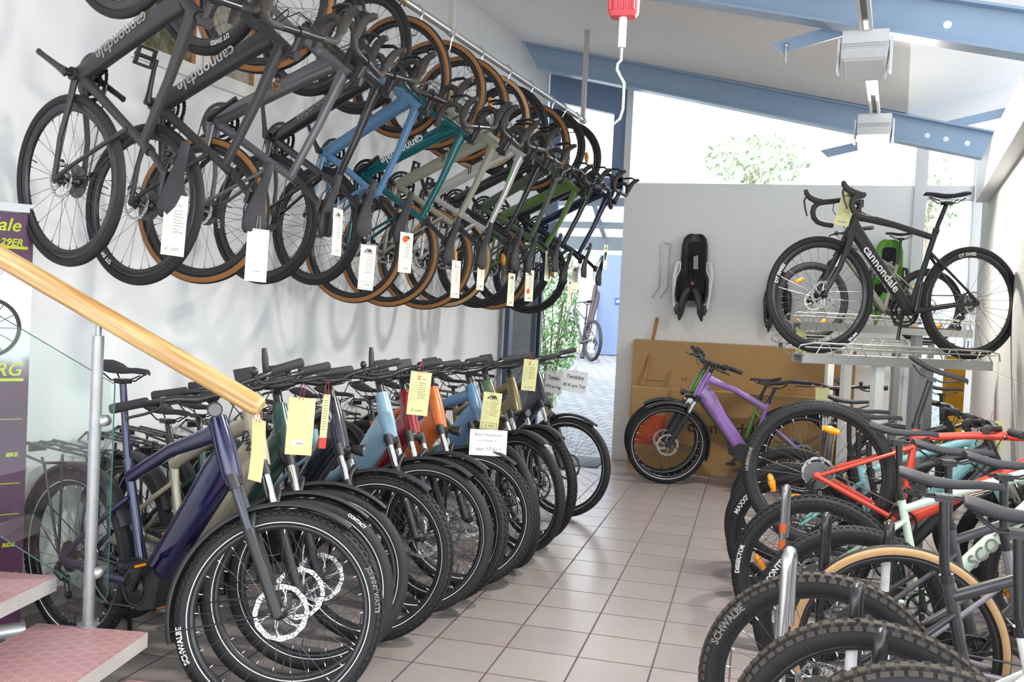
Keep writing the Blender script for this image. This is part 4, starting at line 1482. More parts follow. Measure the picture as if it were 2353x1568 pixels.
for i, (P, wv, *_r) in enumerate(HANG):
    Mh = pose_hang(P, wv, .345)
    fh = Mh @ Vector((1.01, 0, .345))
    top = fh + Vector((0, 0, .30))
    rel = fh - P0
    s = rel.dot(u_)
    pr = D(1.0, s, 3.195)
    inn = Vector((top.x, top.y, top.z + .0))
    mb = MB()
    b = Vector((pr.x, pr.y, inn.z - .05))
    mb.tube([pr + Vector((0, 0, .03)) - n_ * .03, pr + Vector((0, 0, .034)), pr + n_ * .032, pr + n_ * .012 - Vector((0, 0, .04)), b + Vector((0, 0, .02)), b - n_ * .02 - Vector((0, 0, .012)), b - n_ * .06 - Vector((0, 0, .012)), b - n_ * .085 + Vector((0, 0, .012)), b - n_ * .095 + Vector((0, 0, .05))], .0055, 7)
    one('bike_hook', mb, [GOLD if i < 5 else CHROME], 'metal hook on the rail for the front wheel of ' + HW[i], 'hook', 'hooks on the hanging rail')

# ------------------------------------------------------------------ stairs, handrail, glass, banner
def tread_mat():
    mm, nt, b = nodes('pink_stud_rubber')
    tc = nt.nodes.new('ShaderNodeTexCoord')
    hs = []
    for off in ((0, 0, 0), (.5, .5, 0)):
        mp = nt.nodes.new('ShaderNodeMapping')
        mp.inputs['Location'].default_value = off
        mp.inputs['Scale'].default_value = (12.0, 21.0, 0)
        nt.links.new(tc.outputs['Object'], mp.inputs[0])
        fr = nt.nodes.new('ShaderNodeVectorMath')
        fr.operation = 'FRACTION'
        nt.links.new(mp.outputs[0], fr.inputs[0])
        sb = nt.nodes.new('ShaderNodeVectorMath')
        sb.operation = 'SUBTRACT'
        nt.links.new(fr.outputs[0], sb.inputs[0])
        sb.inputs[1].default_value = (.5, .5, 0)
        ml = nt.nodes.new('ShaderNodeVectorMath')
        ml.operation = 'MULTIPLY'
        nt.links.new(sb.outputs[0], ml.inputs[0])
        ml.inputs[1].default_value = (1, 12.0 / 21.0, 0)
        ln = nt.nodes.new('ShaderNodeVectorMath')
        ln.operation = 'LENGTH'
        nt.links.new(ml.outputs[0], ln.inputs[0])
        r = math_node(nt, 'ABSOLUTE', math_node(nt, 'SUBTRACT', ln.outputs['Value'], .255))
        mr = nt.nodes.new('ShaderNodeMapRange')
        nt.links.new(r, mr.inputs[0])
        mr.inputs[1].default_value = .0
        mr.inputs[2].default_value = .06
        mr.inputs[3].default_value = 1
        mr.inputs[4].default_value = 0
        hs.append(mr.outputs[0])
    h = math_node(nt, 'MAXIMUM', hs[0], hs[1])
    mx = nt.nodes.new('ShaderNodeMix')
    mx.data_type = 'RGBA'
    nt.links.new(h, mx.inputs[0])
    mx.inputs[6].default_value = lin('#a67e80')
    mx.inputs[7].default_value = lin('#b58f8f')
    nt.links.new(mx.outputs[2], b.inputs['Base Color'])
    b.inputs['Roughness'].default_value = .45
    bp = nt.nodes.new('ShaderNodeBump')
    bp.inputs['Strength'].default_value = .25
    bp.inputs['Distance'].default_value = .002
    nt.links.new(h, bp.inputs['Height'])
    nt.links.new(bp.outputs[0], b.inputs['Normal'])
    return mm
TREAD = tread_mat()
CONC = mat('tread_concrete', '#a9a6a4', .8, var=.12, vscale=25)
ra = rad(81)
run = Vector((sin(ra), cos(ra), 0))
acr = Vector((-run.y, run.x, 0)) * -1          # towards the camera side
RT = lambda o: frame3(run, Vector((-run.y, run.x, 0)), Vector((0, 0, 1)), o)
st = thing('staircase', 'open stairs with pink studded treads coming down beside the handrail', 'stairs', RT(Vector((-.306, -2.549, 0))))
for k in range(-1, 3):
    z = .34 + .17 * k
    x1 = -.335 * k
    mb = MB()
    mb.box((x1 - .20, -.62, z - .0275), (.40, 1.24, .049), None, 0)
    mb.box((x1 - .20, -.62, z - .0015), (.396, 1.236, .003), None, 1)
    put('tread', mb, st, [CONC, TREAD])
mb = MB()
mb.hexa([(.25, -.75, .0), (.42, -.75, .0), (.42, -.60, .0), (.25, -.60, .0), (-.95, -.75, .58), (-.78, -.75, .58), (-.78, -.60, .58), (-.95, -.60, .58)])
put('stringer', mb, st, [FRAMEG])
hr = thing('handrail', 'round pale wooden handrail on a steel post with a glass panel', 'handrail', RT(Vector((-.532, -2.566, 0))))
def wood_mat():
    mm, nt, b = nodes('ash_wood')
    tc = nt.nodes.new('ShaderNodeTexCoord')
    mp = nt.nodes.new('ShaderNodeMapping')
    mp0 = nt.nodes.new('ShaderNodeMapping')
    mp0.inputs['Rotation'].default_value = (0, rad(-26.35), 0)
    nt.links.new(tc.outputs['Object'], mp0.inputs[0])
    mp.inputs['Scale'].default_value = (2.5, 60, 60)
    nz = nt.nodes.new('ShaderNodeTexNoise')
    nz.inputs['Scale'].default_value = 1
    nz.inputs['Detail'].default_value = 6
    nt.links.new(mp0.outputs[0], mp.inputs[0])
    nt.links.new(mp.outputs[0], nz.inputs['Vector'])
    cr = nt.nodes.new('ShaderNodeValToRGB')
    cr.color_ramp.elements[0].position = .35
    cr.color_ramp.elements[0].color = lin('#ad8148')
    cr.color_ramp.elements[1].position = .62
    cr.color_ramp.elements[1].color = lin('#dfbd84')
    nt.links.new(nz.outputs['Fac'], cr.inputs[0])
    nt.links.new(cr.outputs[0], b.inputs['Base Color'])
    b.inputs['Roughness'].default_value = .35
    b.inputs['Coat Weight'].default_value = .4
    return mm
mb = MB()
a, b_ = Vector((.586, 0, 1.13)), Vector((-.367, 0, 1.602))
dr_ = (a - b_).normalized()
p0 = b_ - dr_ * .5
mb.tube([p0, b_, a - dr_ * .02, a - dr_ * .006, a], [.036, .036, .036, .033, .026], 24)
put('rail', mb, hr, [wood_mat()])
mb = MB()
mb.cyl((0, 0, .34), (0, 0, 1.345), .0195, 16)
mb.cyl((0, 0, 1.345), (0, 0, 1.41), .010, 10)
mb.cyl((0, 0, .34), (0, 0, .346), .036, 16)
put('post', mb, hr, [mat('satin_steel', '#a5a8aa', .4, .75, var=.15, vscale=30)])
GLS = glass('stair_glass', (.90, .955, .94))
EDGE = mat('glass_edge', '#3f6f66', .15)
mb = MB()
q = [(.048, 1.178), (.048, .44), (.036, .413), (-.333, .607), (-.9, .885), (-.9, 1.66), (-.36, 1.383)]
mb.prism(q, .028, .038, 0)
for f in range(len(mb.f)):
    mb.m[f] = 0 if f < 2 else 1
put('glass_panel', mb, hr, [GLS, EDGE])
for z in (1.05, .52):
    mb = MB()
    mb.lathe([(0, -.004), (.02, -.004), (.02, .046), (0, .046)], 14, c=(.015, 0, z))
    put('glass_clip', mb, hr, [ALLOY])

# roll-up banner
br = Vector((-1.295, -2.02, 0))
bx = Vector((.6, .8, 0))
by = Vector((-.8, .6, 0))
Mb = frame3(bx, by, Vector((0, 0, 1)), br)
bn = thing('roll_up_banner', 'purple and white roll-up banner with yellow lettering by the stairs', 'banner', Mb)
def banner_mat():
    mm, nt, b = nodes('banner_print')
    tc = nt.nodes.new('ShaderNodeTexCoord')
    sx = nt.nodes.new('ShaderNodeSeparateXYZ')
    nt.links.new(tc.outputs['Object'], sx.inputs[0])
    nz = nt.nodes.new('ShaderNodeTexNoise')
    nz.inputs['Scale'].default_value = 6
    nz.inputs['Detail'].default_value = 6
    nt.links.new(tc.outputs['Object'], nz.inputs['Vector'])
    h = math_node(nt, 'ADD', sx.outputs[2], math_node(nt, 'MULTIPLY', math_node(nt, 'SUBTRACT', nz.outputs['Fac'], .5), .22))
    cr = nt.nodes.new('ShaderNodeValToRGB')
    e = cr.color_ramp
    e.interpolation = 'LINEAR'
    P = '#50284a'
    e.elements[0].position = 0
    e.elements[0].color = lin(P)
    e.elements[1].position = 1
    e.elements[1].color = lin(P)
    for p, c in ((.60, P), (.635, '#8d7a8c'), (.66, '#dfdfe4'), (.72, '#f4f4f6'), (.838, '#f4f4f6'), (.842, P)):
        k = e.elements.new(p)
        k.color = lin(c)
    hard = math_node(nt, 'GREATER_THAN', sx.outputs[2], 1.60)
    hh = math_node(nt, 'DIVIDE', math_node(nt, 'MAXIMUM', math_node(nt, 'MINIMUM', h, 1.55), math_node(nt, 'MULTIPLY', hard, 1.8)), 1.85)
    nt.links.new(hh, cr.inputs[0])
    nt.links.new(cr.outputs[0], b.inputs['Base Color'])
    b.inputs['Roughness'].default_value = .4
    return mm
mb = MB()
mb.box((-.19, 0, .93), (.38, .003, 1.76))
sheet = put('banner_sheet', mb, bn, [banner_mat()])
mb = MB()
mb.box((-.19, 0, 1.83), (.39, .02, .035))
put('top_bar', mb, bn, [FRAMEG])
mb = MB()
mb.tube([(-.39, .01, .045), (.015, .01, .045)], .045, 12)
mb.box((-.03, -.0, .01), (.06, .12, .015))
mb.box((-.35, -.0, .01), (.06, .12, .015))
put('cassette_base', mb, bn, [ALLOY])
YEL = mat('banner_yellow', '#c8d22a', .5)
for (s, size, x, z, m_, sh) in (('cannondale', .075, -.05, 1.755, YEL, .25), ('SCALPEL 29ER', .040, -.04, 1.685, YEL, .25), ('RG', .075, -.03, 1.155, YEL, .25),
                                ('BIKE.', .022, -.03, .80, YEL, .2), ('RIDE.', .022, -.03, .42, YEL, .2)):
    mb = MB()
    add_text(mb, s, size, frame3((1, 0, 0), (0, 0, 1), (0, -1, 0), (x, -.003, z)), shear=sh, align='RIGHT', bold=.001)
    put('lettering', mb, sheet, [m_])
for (z, w_) in ((1.665, .34), (1.115, .34), (.95, .3), (.68, .34), (.55, .34), (.30, .34)):
    mb = MB()
    mb.box((-w_ / 2 - .02, -.0025, z), (w_, .001, .012 if z > 1 else .003))
    put('yellow_line', mb, sheet, [YEL])
mb = MB()
mb.lathe([(.11, -.004), (.125, -.004), (.125, -.002), (.11, -.002)], 40, 0, False, True, c=(-.16, 0, 1.33))
for i in range(12):
    a_ = 2 * pi * i / 12
    mb.tube([(-.16, -.003, 1.33), (-.16 + .11 * cos(a_), -.003, 1.33 + .11 * sin(a_))], .0012, 4)
put('printed_wheel', mb, sheet, [DARKINK])

# framed pictures high on the white wall
def picture(s0, s1, z0, z1, label, cols, sc_):
    M = frame3(u_, Vector((0, 0, 1)), n_, D(.0, s0, z0))
    t = thing('framed_picture', label, 'picture', M, group='framed photographs behind the hanging bikes')
    w_, h_ = s1 - s0, z1 - z0
    mb = MB()
    for (x0, x1, y0, y1) in ((0, w_, -.075, 0), (0, w_, h_, h_ + .075), (-.05, 0, -.075, h_ + .075), (w_, w_ + .05, -.075, h_ + .075)):
        mb.box(((x0 + x1) / 2, (y0 + y1) / 2, .012), (x1 - x0, y1 - y0, .02))
    put('frame', mb, t, [mat('white_picture_frame', '#e8e6e2', .5)])
    mb = MB()
    for (x0, x1, y0, y1) in ((0, .028, 0, h_), (w_ - .028, w_, 0, h_)):
        mb.box(((x0 + x1) / 2, (y0 + y1) / 2, .010), (x1 - x0, y1 - y0, .014))
    put('wooden_strip', mb, t, [mat('picture_wood', '#a8713a', .5)])
    mm, nt, b = nodes('photo_' + cols[0].strip('#'))
    tc = nt.nodes.new('ShaderNodeTexCoord')
    nz = nt.nodes.new('ShaderNodeTexNoise')
    nz.inputs['Scale'].default_value = sc_
    nz.inputs['Detail'].default_value = 10
    nz.inputs['Roughness'].default_value = .75
    nt.links.new(tc.outputs['Object'], nz.inputs['Vector'])
    cr = nt.nodes.new('ShaderNodeValToRGB')
    e = cr.color_ramp
    for i, c in enumerate(cols):
        k = e.elements[i] if i < 2 else e.elements.new(.5)
        k.color = lin(c)
        k.position = .3 + .4 * i / (len(cols) - 1)
    nt.links.new(nz.outputs['Fac'], cr.inputs[0])
    nt.links.new(cr.outputs[0], b.inputs['Base Color'])
    b.inputs['Roughness'].default_value = .25
    mb = MB()
    mb.box((w_ / 2, h_ / 2, .004), (w_, h_, .006))
    put('photograph', mb, t, [mm])
picture(-5.80, -5.40, 2.76, 3.36, 'framed garden photograph with dark greens, behind the second hanging bike', ('#2c2b25', '#4c5138', '#6b6a50', '#8f6a3c', '#b9a79a'), 9)
picture(-5.29, -4.90, 2.76, 3.36, 'framed pale photograph with pink spots, behind the third hanging bike', ('#6f6a5c', '#8a8676', '#a09c8c', '#b38088', '#c9bfb8'), 5)

# ------------------------------------------------------------------ price tags and cards
PAPER = mat('tag_paper', '#e6e3cc', .8)
YPAPER = mat('tag_paper_yellow', '#e2e0a2', .8)
WPAPER = mat('card_white', '#eef0f2', .8)
STRING = mat('red_string', '#b8343c', .8)
def scribble(mb, x0, x1, y, h, z, rnd, mi=0, th=.0009):
    x = x0
    pts = []
    while x < x1:
        pts.append(Vector((x, y + rnd.uniform(-h, h), z)))
        x += rnd.uniform(.0022, .0042)
    for a, b in zip(pts, pts[1:]):
        d = (b - a).normalized()
        s = Vector((-d.y, d.x, 0)) * th
        mb.add([a + s, b + s, b - s, a - s], [(0, 1, 2, 3)], mi, False)
def tag(pos, w_, h_, kind, label, price='', turn=0.0, roll=0.0, paper=PAPER, group='price tags', bend=.0, string=True, cat='price tag', dot=None, strg=.05, w0=None):
    rnd = random.Random(label)
    pos = Vector(pos)
    v = (Vector(CAM) - pos)
    v.z = 0
    v.normalize()
    z = Matrix.Rotation(turn, 3, 'Z') @ v
    x = Vector((0, 0, 1)).cross(z)
    M = frame3(x, Vector((0, 0, 1)), z, pos) @ Matrix.Rotation(roll, 4, 'Z')
    t = thing('price_tag' if cat == 'price tag' else 'info_card', label, cat, M, group=group)
    def bendf(p):
        return Vector((p[0], p[1], p[2] + bend * (p[1] / h_) ** 2 * 4 * h_))
    mb = MB()
    n = 8
    for k in range(n):
        y0, y1 = -h_ / 2 + h_ * k / n, -h_ / 2 + h_ * (k + 1) / n
        mb.hexa([bendf(p) for p in ((-w_ / 2, y0, 0), (w_ / 2, y0, 0), (w_ / 2, y1, 0), (-w_ / 2, y1, 0), (-w_ / 2, y0, .0008), (w_ / 2, y0, .0008), (w_ / 2, y1, .0008), (-w_ / 2, y1, .0008))])
    put('paper', mb, t, [paper])
    zf = .0012
    if kind in ('shop', 'logo', 'logobox'):
        mb = MB()
        top = h_ * .36
        if kind == 'shop':
            add_text(mb, 'Z', h_ * .13, Matrix.Translation((-w_ * .08, top, zf)), fn=bendf, mi=1, bold=.0006)
            add_text(mb, 'iller', h_ * .06, Matrix.Translation((w_ * .2, top - h_ * .025, zf)), fn=bendf, mi=2)
        else:
            y = top - h_ * .02
            mb.add([bendf(p) for p in ((-w_ * .32, y - .004, zf), (-w_ * .05, y + h_ * .10, zf), (-w_ * .02, y + h_ * .085, zf), (-w_ * .2, y - .004, zf))], [(0, 1, 2, 3)], 0, False)
            k = [bendf((w_ * .08 + w_ * .17 * cos(a), y + h_ * .0 + h_ * .085 * sin(a), zf)) for a in [pi * i / 10 for i in range(11)]]
            mb.add(k, [tuple(range(11))], 0, False)
            for q in range(5):
                xx = -w_ * .12 + q * w_ * .1
                mb.add([bendf(p) for p in ((xx, y - h_ * .045, zf), (xx + w_ * .04, y - h_ * .045, zf), (xx + w_ * .04, y - h_ * .008, zf), (xx, y - h_ * .008, zf))], [(0, 1, 2, 3)], 0, False)
        for q in range(10):
            y = h_ * (.24 - .05 * q)
            scribble(mb, -w_ * .44, -w_ * .12, y, .0008, zf, rnd, 2, .0006)
            if q < 8:
                scribble(mb, -w_ * .08, w_ * rnd.uniform(.25, .42), y, .0032, zf, rnd, 0)
        add_text(mb, price, h_ * .085, Matrix.Translation((0, -h_ * .40, zf)), fn=bendf, mi=2, shear=.3)
        if kind == 'logobox':
            for (x0, x1, y0, y1) in ((-.42, .42, -.325, -.318), (-.42, .42, -.472, -.465), (-.42, -.405, -.472, -.318), (.405, .42, -.472, -.318)):
                mb.add([(w_ * x0, h_ * y0, zf), (w_ * x1, h_ * y0, zf), (w_ * x1, h_ * y1, zf), (w_ * x0, h_ * y1, zf)], [(0, 1, 2, 3)], 0, False)
        put('lettering', mb, t, [DARKINK, REDINK, GREYINK])
    elif kind == 'blank':
        mb = MB()
        mb.box((-.004, -h_ * .28, zf), (w_ * .42, h_ * .10, .0006))
        put('sticker', mb, t, [WPAPER])
        mb = MB()
        for q in range(7):
            mb.box((-.012 + q * .004, -h_ * .30, zf + .0006), (.0022, h_ * .022, .0003))
        put('barcode', mb, t, [DARKINK])
    elif kind == 'test':
        mb = MB()
        add_text(mb, 'Testbike', w_ * .2, Matrix.Translation((0, h_ * .2, zf)), mi=0, bold=.0006)
        mb.box((0, h_ * .10, zf), (w_ * .72, .0016, .0004))
        add_text(mb, '30 \u20ac pro Tag', w_ * .165, Matrix.Translation((0, -h_ * .2, zf)), mi=0, bold=.0006)
        put('lettering', mb, t, [DARKINK])
    elif kind == 'weight':
        mb = MB()
        add_text(mb, 'Bosch Mittelmotor', h_ * .14, Matrix.Translation((0, h_ * .30, zf)), mi=0, shear=.3)
        scribble(mb, -w_ * .3, w_ * .25, h_ * .08, .005, zf, rnd, 0)
        add_text(mb, 'nur 17 kg !', h_ * .21, Matrix.Translation((0, -h_ * .25, zf)), mi=0, shear=.3)
        put('lettering', mb, t, [GREYINK])
    if dot is not None:
        mb = MB()
        k = [(w_ * -.12 + .018 * cos(2 * pi * i / 20), dot * h_ + .018 * sin(2 * pi * i / 20), zf + .0006) for i in range(20)]
        mb.add(k, [tuple(range(20))], 0, False)
        put('red_dot', mb, t, [mat('orange_red_dot', '#d9532f', .7)])
    if kind == 'narrow':
        mb = MB()
        mb.box((0, -h_ * .62, 0), (w_, h_ * .26, .001))
        put('red_flag', mb, t, [mat('red_tape', '#cf4338', .6)])
        mb = MB()
        for q in range(12):
            scribble(mb, -w_ * .35, w_ * .35, h_ * (.36 - .06 * q), .001, zf, rnd, 0)
        put('lettering', mb, t, [DARKINK])
    if string:
        mb = MB()
        mb.tube([bendf((-.012, h_ / 2 - .01, .002)), (-.006, h_ / 2 + strg, .0), (.004, h_ / 2 + strg + .004, -.002), bendf((.004, h_ / 2 - .01, .002))], .0013, 5)
        put('string', mb, t, [STRING if paper is not PAPER else mat('clear_strip', '#9a9aa0', .4)])
    return t
HT = [
    ((-.440, -2.289, 1.756), .225, 'shop', 'cream paper tag priced 2499 on the first hanging bike saddle', '\u20ac 2499.-', .50, None),
    ((-.260, -2.006, 1.671), .207, 'blank', 'blank cream tag, its back turned, under the second hanging bike saddle', '', .45, None),
    ((-.201, -1.412, 1.820), .211, 'logo', 'narrow turned tag on the graphite gravel bike saddle', '2399', 1.1, None),
    ((-.232, -.988, 1.685), .223, 'logobox', 'cream tag priced 1799 hanging below the smoky black bike saddle', '1799', .62, None),
    ((-.208, -.528, 1.794), .218, 'logo', 'cream tag with a red dot near its top, on the sky blue bike saddle', '1599', .7, .33),
    ((-.015, -.223, 1.671), .213, 'shop', 'cream tag with red initial on the teal bike saddle', '\u20ac 2299', 1.0, None),
    ((.029, .131, 1.729), .211, 'shop', 'cream tag with red initial on the sage bike saddle', '\u20ac 1899', 1.08, None),
    ((.104, .583, 1.646), .212, 'logo', 'cream tag hanging lowest, on the silver white bike saddle', '1999', 1.08, None),
    ((.117, 1.031, 1.691), .218, 'logo', 'cream tag with a red dot near its foot, on the cream tyred bike', '1499', .9, -.18),
    ((.142, 1.460, 1.854), .219, 'logo', 'cream tag seen almost edge-on at the dark sage bike', '1399', 1.25, None),
    ((.219, 1.972, 1.678), .213, 'logo', 'thin turned tag at the leaf green bike saddle', '1299', 1.25, None),
    ((.218, 2.165, 1.791), .211, 'logo', 'cream tag on the saddle of the second last hanging bike', '1199', .9, None),
    ((.406, 2.515, 2.004), .205, 'logo', 'thin cream tag on the navy bike saddle, before the blue door', '999', 1.22, None),
]
for i, (p, h_, kd, lab, pr, tn, dot) in enumerate(HT):
    tag(p, .092, h_, kd, lab, pr, tn, .02 * ((i % 3) - 1) - .03, PAPER, 'price tags on the hanging bikes', dot=dot)
tag((-.044, -2.321, .959), .07, .221, 'plain', 'curled yellow tag hanging under the handrail end', '', -.85, -.05, YPAPER, 'tags on the electric bikes', bend=.03)
tag((-.074, -1.944, 1.003), .104, .228, 'blank', 'wide blank yellow tag with a small sticker, in front of the forest green bike', '', 0, -.04, YPAPER, 'tags on the electric bikes')
tag((-.050, -1.775, 1.03), .03, .18, 'narrow', 'narrow yellow tag with a red end, beside the wide blank tag', '', .3, -.05, YPAPER, 'tags on the electric bikes')
tag((.049, -.922, 1.070), .104, .217, 'shop', 'yellow tag priced 3299 in front of the ruby red bike', '\u20ac 3299.-', 0, -.07, YPAPER, 'tags on the electric bikes')
tag((.165, .015, .908), .110, .222, 'logobox', 'yellow tag priced 4999 above the white weight card', '\u20ac 4999', 0, -.08, YPAPER, 'tags on the electric bikes')
tag((.263, -.364, .773), .206, .144, 'weight', 'white card stating the weight of 17 kg, resting behind a front tyre', '', 0, -.01, WPAPER, None, string=False, cat='card')
tag((.259, .572, 1.100), .093, .203, 'shop', 'yellow tag priced 5299 on the bronze bike bar', '\u20ac 5299', .1, -.06, YPAPER, 'tags on the electric bikes')
tag((.248, 1.393, 1.004), .165, .16, 'test', 'white test ride card on the midnight bike, turned half away', '', -.75, -.06, WPAPER, 'test ride cards', cat='card', strg=.03)
tag((.360, 1.628, 1.004), .190, .164, 'test', 'white test ride card on the midnight bike, facing the room in the doorway', '', -.1, -.10, WPAPER, 'test ride cards', cat='card', strg=.03)
tag((2.877, .018, .979), .104, .150, 'logo', 'yellow tag on the pale cyan mountain bike', '', 0, 0, YPAPER, 'tags on the mountain bikes')
tag((2.118, .376, 2.187), .085, .200, 'logo', 'yellow tag priced 2099 on the brake lever of the display bike', '\u20ac 2099', -.3, -.22, YPAPER, None, bend=-.03, strg=.03)
tag((2.114, 1.271, 1.036), .09, .12, 'plain', 'yellow tag among the handlebars in front of the cardboard', '', 0, .05, YPAPER, 'tags on the mountain bikes')
tag((1.960, 1.345, 1.40), .075, .19, 'plain', 'yellow tag seen through the display bike front wheel', '', .5, .06, YPAPER, 'tags on the mountain bikes')

# ------------------------------------------------------------------ floor stand hooks between the mountain bike tyres
HK = [((1.781, -2.539, .846), ALLOY, 'thick bare steel hook before the brown-dusted tyre', .016, .0),
      ((1.95, -2.703, .805), BLACKM, 'black hook with a white sticker nearest the white bike', .014, .0),
      ((1.988, -2.902, .753), BLACKM, 'black hook lowest in the picture corner', .014, .0),
      ((1.938, -1.776, .816), BLACKM, 'black hook in the middle of the dark grey bike rear wheel', .013, .0),
      ((2.16, -1.72, .799), BLACKM, 'black hook with a white band before the slim pale-walled tyre', .014, .0),
      ((1.818, -1.188, .809), mat('scuffed_steel', '#8f9094', .35, .7, var=.2, vscale=40), 'scuffed steel hook with orange marks before the mint bike wheel', .013, .0)]
for i, (p, m_, lab, r, _) in enumerate(HK):
    x, y, z = p
    t = thing('stand_hook', lab, 'hook', loc=(x, y, 0), group='floor stand hooks holding rear wheels')
    mb = MB()
    d = Vector((.28, .96, 0)).normalized() * .03
    pts = [Vector((.0, -.02, .006)) - d * 1.2, Vector((0, 0, z * .5)) - d, Vector((0, 0, z - .05)) - d]
    for k in range(7):
        a_ = pi * k / 6
        pts.append(Vector((0, 0, z - .03 + .03 * sin(a_))) - d * cos(a_))
    pts += [Vector((0, 0, z - .12)) + d, Vector((0, 0, z - .22)) + d]
    mb.tube(pts, r, 10)
    put('rod', mb, t, [m_])
    mb = MB()
    mb.box((0, -.02, .004), (.10, .10, .008))
    put('foot_plate', mb, t, [m_])
    if i in (1, 4):
        mb = MB()
        mb.tube([Vector((0, 0, z - .24)) - d, Vector((0, 0, z - .10)) - d], r + .0012, 12)
        put('sticker', mb, t, [mat('sticker_white', '#e4e6ea', .4, var=.25, vscale=25)])
    if i == 5:
        for q in (.17, .24):
            mb = MB()
            mb.tube([Vector((0, 0, z - q - .02)) - d, Vector((0, 0, z - q + .02)) - d], r + .001, 12)
            put('orange_mark', mb, t, [mat('orange_tape', '#d8632c', .5)])

# ------------------------------------------------------------------ lamps on the track, hoist
tk = thing('lamp_track', 'long slim white lamp track hanging under the blue beams', 'lamp track', ROOM)
mb = MB()
for x in (3.350, 3.400):
    mb.box((x, -6.4, 3.145), (.018, 9.2, .04))
mb.box((3.375, -6.4, 3.158), (.034, 9.2, .012), None, 1)
put('track_profile', mb, tk, [FRAMEG, mat('track_slot', '#8d8a8c', .5)])
for s in (-9.5, -6.0, -4.4, -2.0):
    mb = MB()
    mb.cyl((3.375, s, 3.16), (3.375, s, ceil_z(3.375) - .001), .005, 6)
    put('suspension_rod', mb, tk, [ALLOY])
def flood(s, lit, label, power=0):
    o = D(3.375, s, 3.13)
    M = frame3(n_, u_, Vector((0, 0, 1)), o)
    t = thing('track_floodlight', label, 'lamp', M, group='floodlights on the lamp track')
    mb = MB()
    mb.box((0, 0, -.05), (.24, .10, .10))
    put('gear_box', mb, t, [FRAMEG])
    Rx = Matrix.Rotation(-.5, 3, 'X')
    mb = MB()
    c = Vector((0, -.03, -.165))
    p = []
    for (z, hx, hy) in ((-.06, .112, .09), (.065, .125, .055)):
        p += [c + Rx @ Vector(q) for q in ((-hx, -hy, z), (hx, -hy, z), (hx, hy, z), (-hx, hy, z))]
    mb.hexa(p)
    for k in range(6):
        mb.box(c + Rx @ Vector((0, -.075 + .003 * k, .06 - .014 * k)), (.23, .012, .005), Rx)
    put('housing', mb, t, [FRAMEG])
    for x in (-.135, .135):
        mb = MB()
        mb.prism([(-.06 - .03, -.235), (.06 - .03, -.225), (.05, -.04), (-.05, -.04)], x - .006, x + .006, fn=lambda v: Vector((v.y, v.x, v.z)))
        put('side_plate', mb, t, [FRAMEG])
    mb = MB()
    mb.box(c + Rx @ Vector((0, 0, -.064)), (.20, .15, .006), Rx)
    put('front_glass', mb, t, [mat('lit_lamp_glass', '#fff6e2', .3, emit=45) if lit else mat('lamp_front', '#c9ccce', .25)])
    if lit:
        la = bpy.data.lights.new('floodlight', 'AREA')
        la.shape = 'RECTANGLE'
        la.size, la.size_y = .2, .17
        la.energy = power
        la.color = (1, .95, .86)
        lo = bpy.data.objects.new('lamp_light', la)
        COL.objects.link(lo)
        lo.parent = t
        Ml = (Rx @ Matrix.Rotation(0, 3, 'X')).to_4x4()
        Ml.translation = c + Rx @ Vector((0, 0, -.075))
        lo.matrix_local = Ml
    return t
flood(-3.95, False, 'unlit white floodlight on the track under the near blue beam')
flood(-1.83, True, 'glaring lit floodlight at the track end by the far blue beam', 90)
flood(-5.42, True, 'lit floodlight at the upper picture edge on the lamp track', 90)
ho = thing('hoist_hook', 'red plastic hoist grip with a white tube and long steel hook', 'hoist', loc=(1.19, -2.333, 2.1))
mb = MB()
mb.tube([(0, 0, .350), (0, 0, .365), (0, 0, .47), (0, 0, .50)], [.040, .048, .050, .044], 16, 0, lat=(1, 0, 0), b=[.026, .034, .036, .03], pw=4)
for k in range(5):
    mb.box((-.036 + .018 * k, -.034, .40), (.006, .012, .07))
put('red_grip', mb, ho, [REDP])
mb = MB()
mb.cyl((0, 0, .255), (0, 0, .36), .0125, 12)
put('white_tube', mb, ho, [mat('white_tube', '#f0f0ee', .3)])
mb = MB()
mb.tube([(0, 0, .26), (0, 0, .215), (-.01, 0, .205), (-.012, 0, .185), (.0, 0, .165), (.014, 0, .14), (.014, 0, .06), (.006, 0, .03), (-.012, 0, .012)], .005, 8)
put('hook', mb, ho, [CHROME])
mb = MB()
mb.cyl((0, 0, .49), (0, 0, 1.42), .004, 6)
put('cord', mb, ho, [FRAMEG])
mt_ = mat('door_mat', '#77828c', .95, bump=.6, vscale=200)
mb = MB()
mb.box((-.16, 4.22, .006), (.74, .66, .012))
one('door_mat', mb, [mt_], 'grey blue mat on the tiles inside the doorway', 'mat')

# ------------------------------------------------------------------ the yard outside
def yard_mat():
    mm, nt, b = nodes('yard_pavers')
    tc = nt.nodes.new('ShaderNodeNewGeometry')
    br = nt.nodes.new('ShaderNodeTexBrick')
    mp = nt.nodes.new('ShaderNodeMapping')
    mp.inputs['Rotation'].default_value = (0, 0, .35)
    nt.links.new(tc.outputs['Position'], mp.inputs[0])
    nt.links.new(mp.outputs[0], br.inputs[0])
    br.inputs['Scale'].default_value = 1
    br.inputs['Brick Width'].default_value = .22
    br.inputs['Row Height'].default_value = .14
    br.inputs['Mortar Size'].default_value = .008
    br.inputs['Color1'].default_value = lin('#767a80')
    br.inputs['Color2'].default_value = lin('#878b91')
    br.inputs['Mortar'].default_value = lin('#4a4e54')
    nt.links.new(br.outputs[0], b.inputs['Base Color'])
    b.inputs['Roughness'].default_value = .9
    return mm
mb = MB()
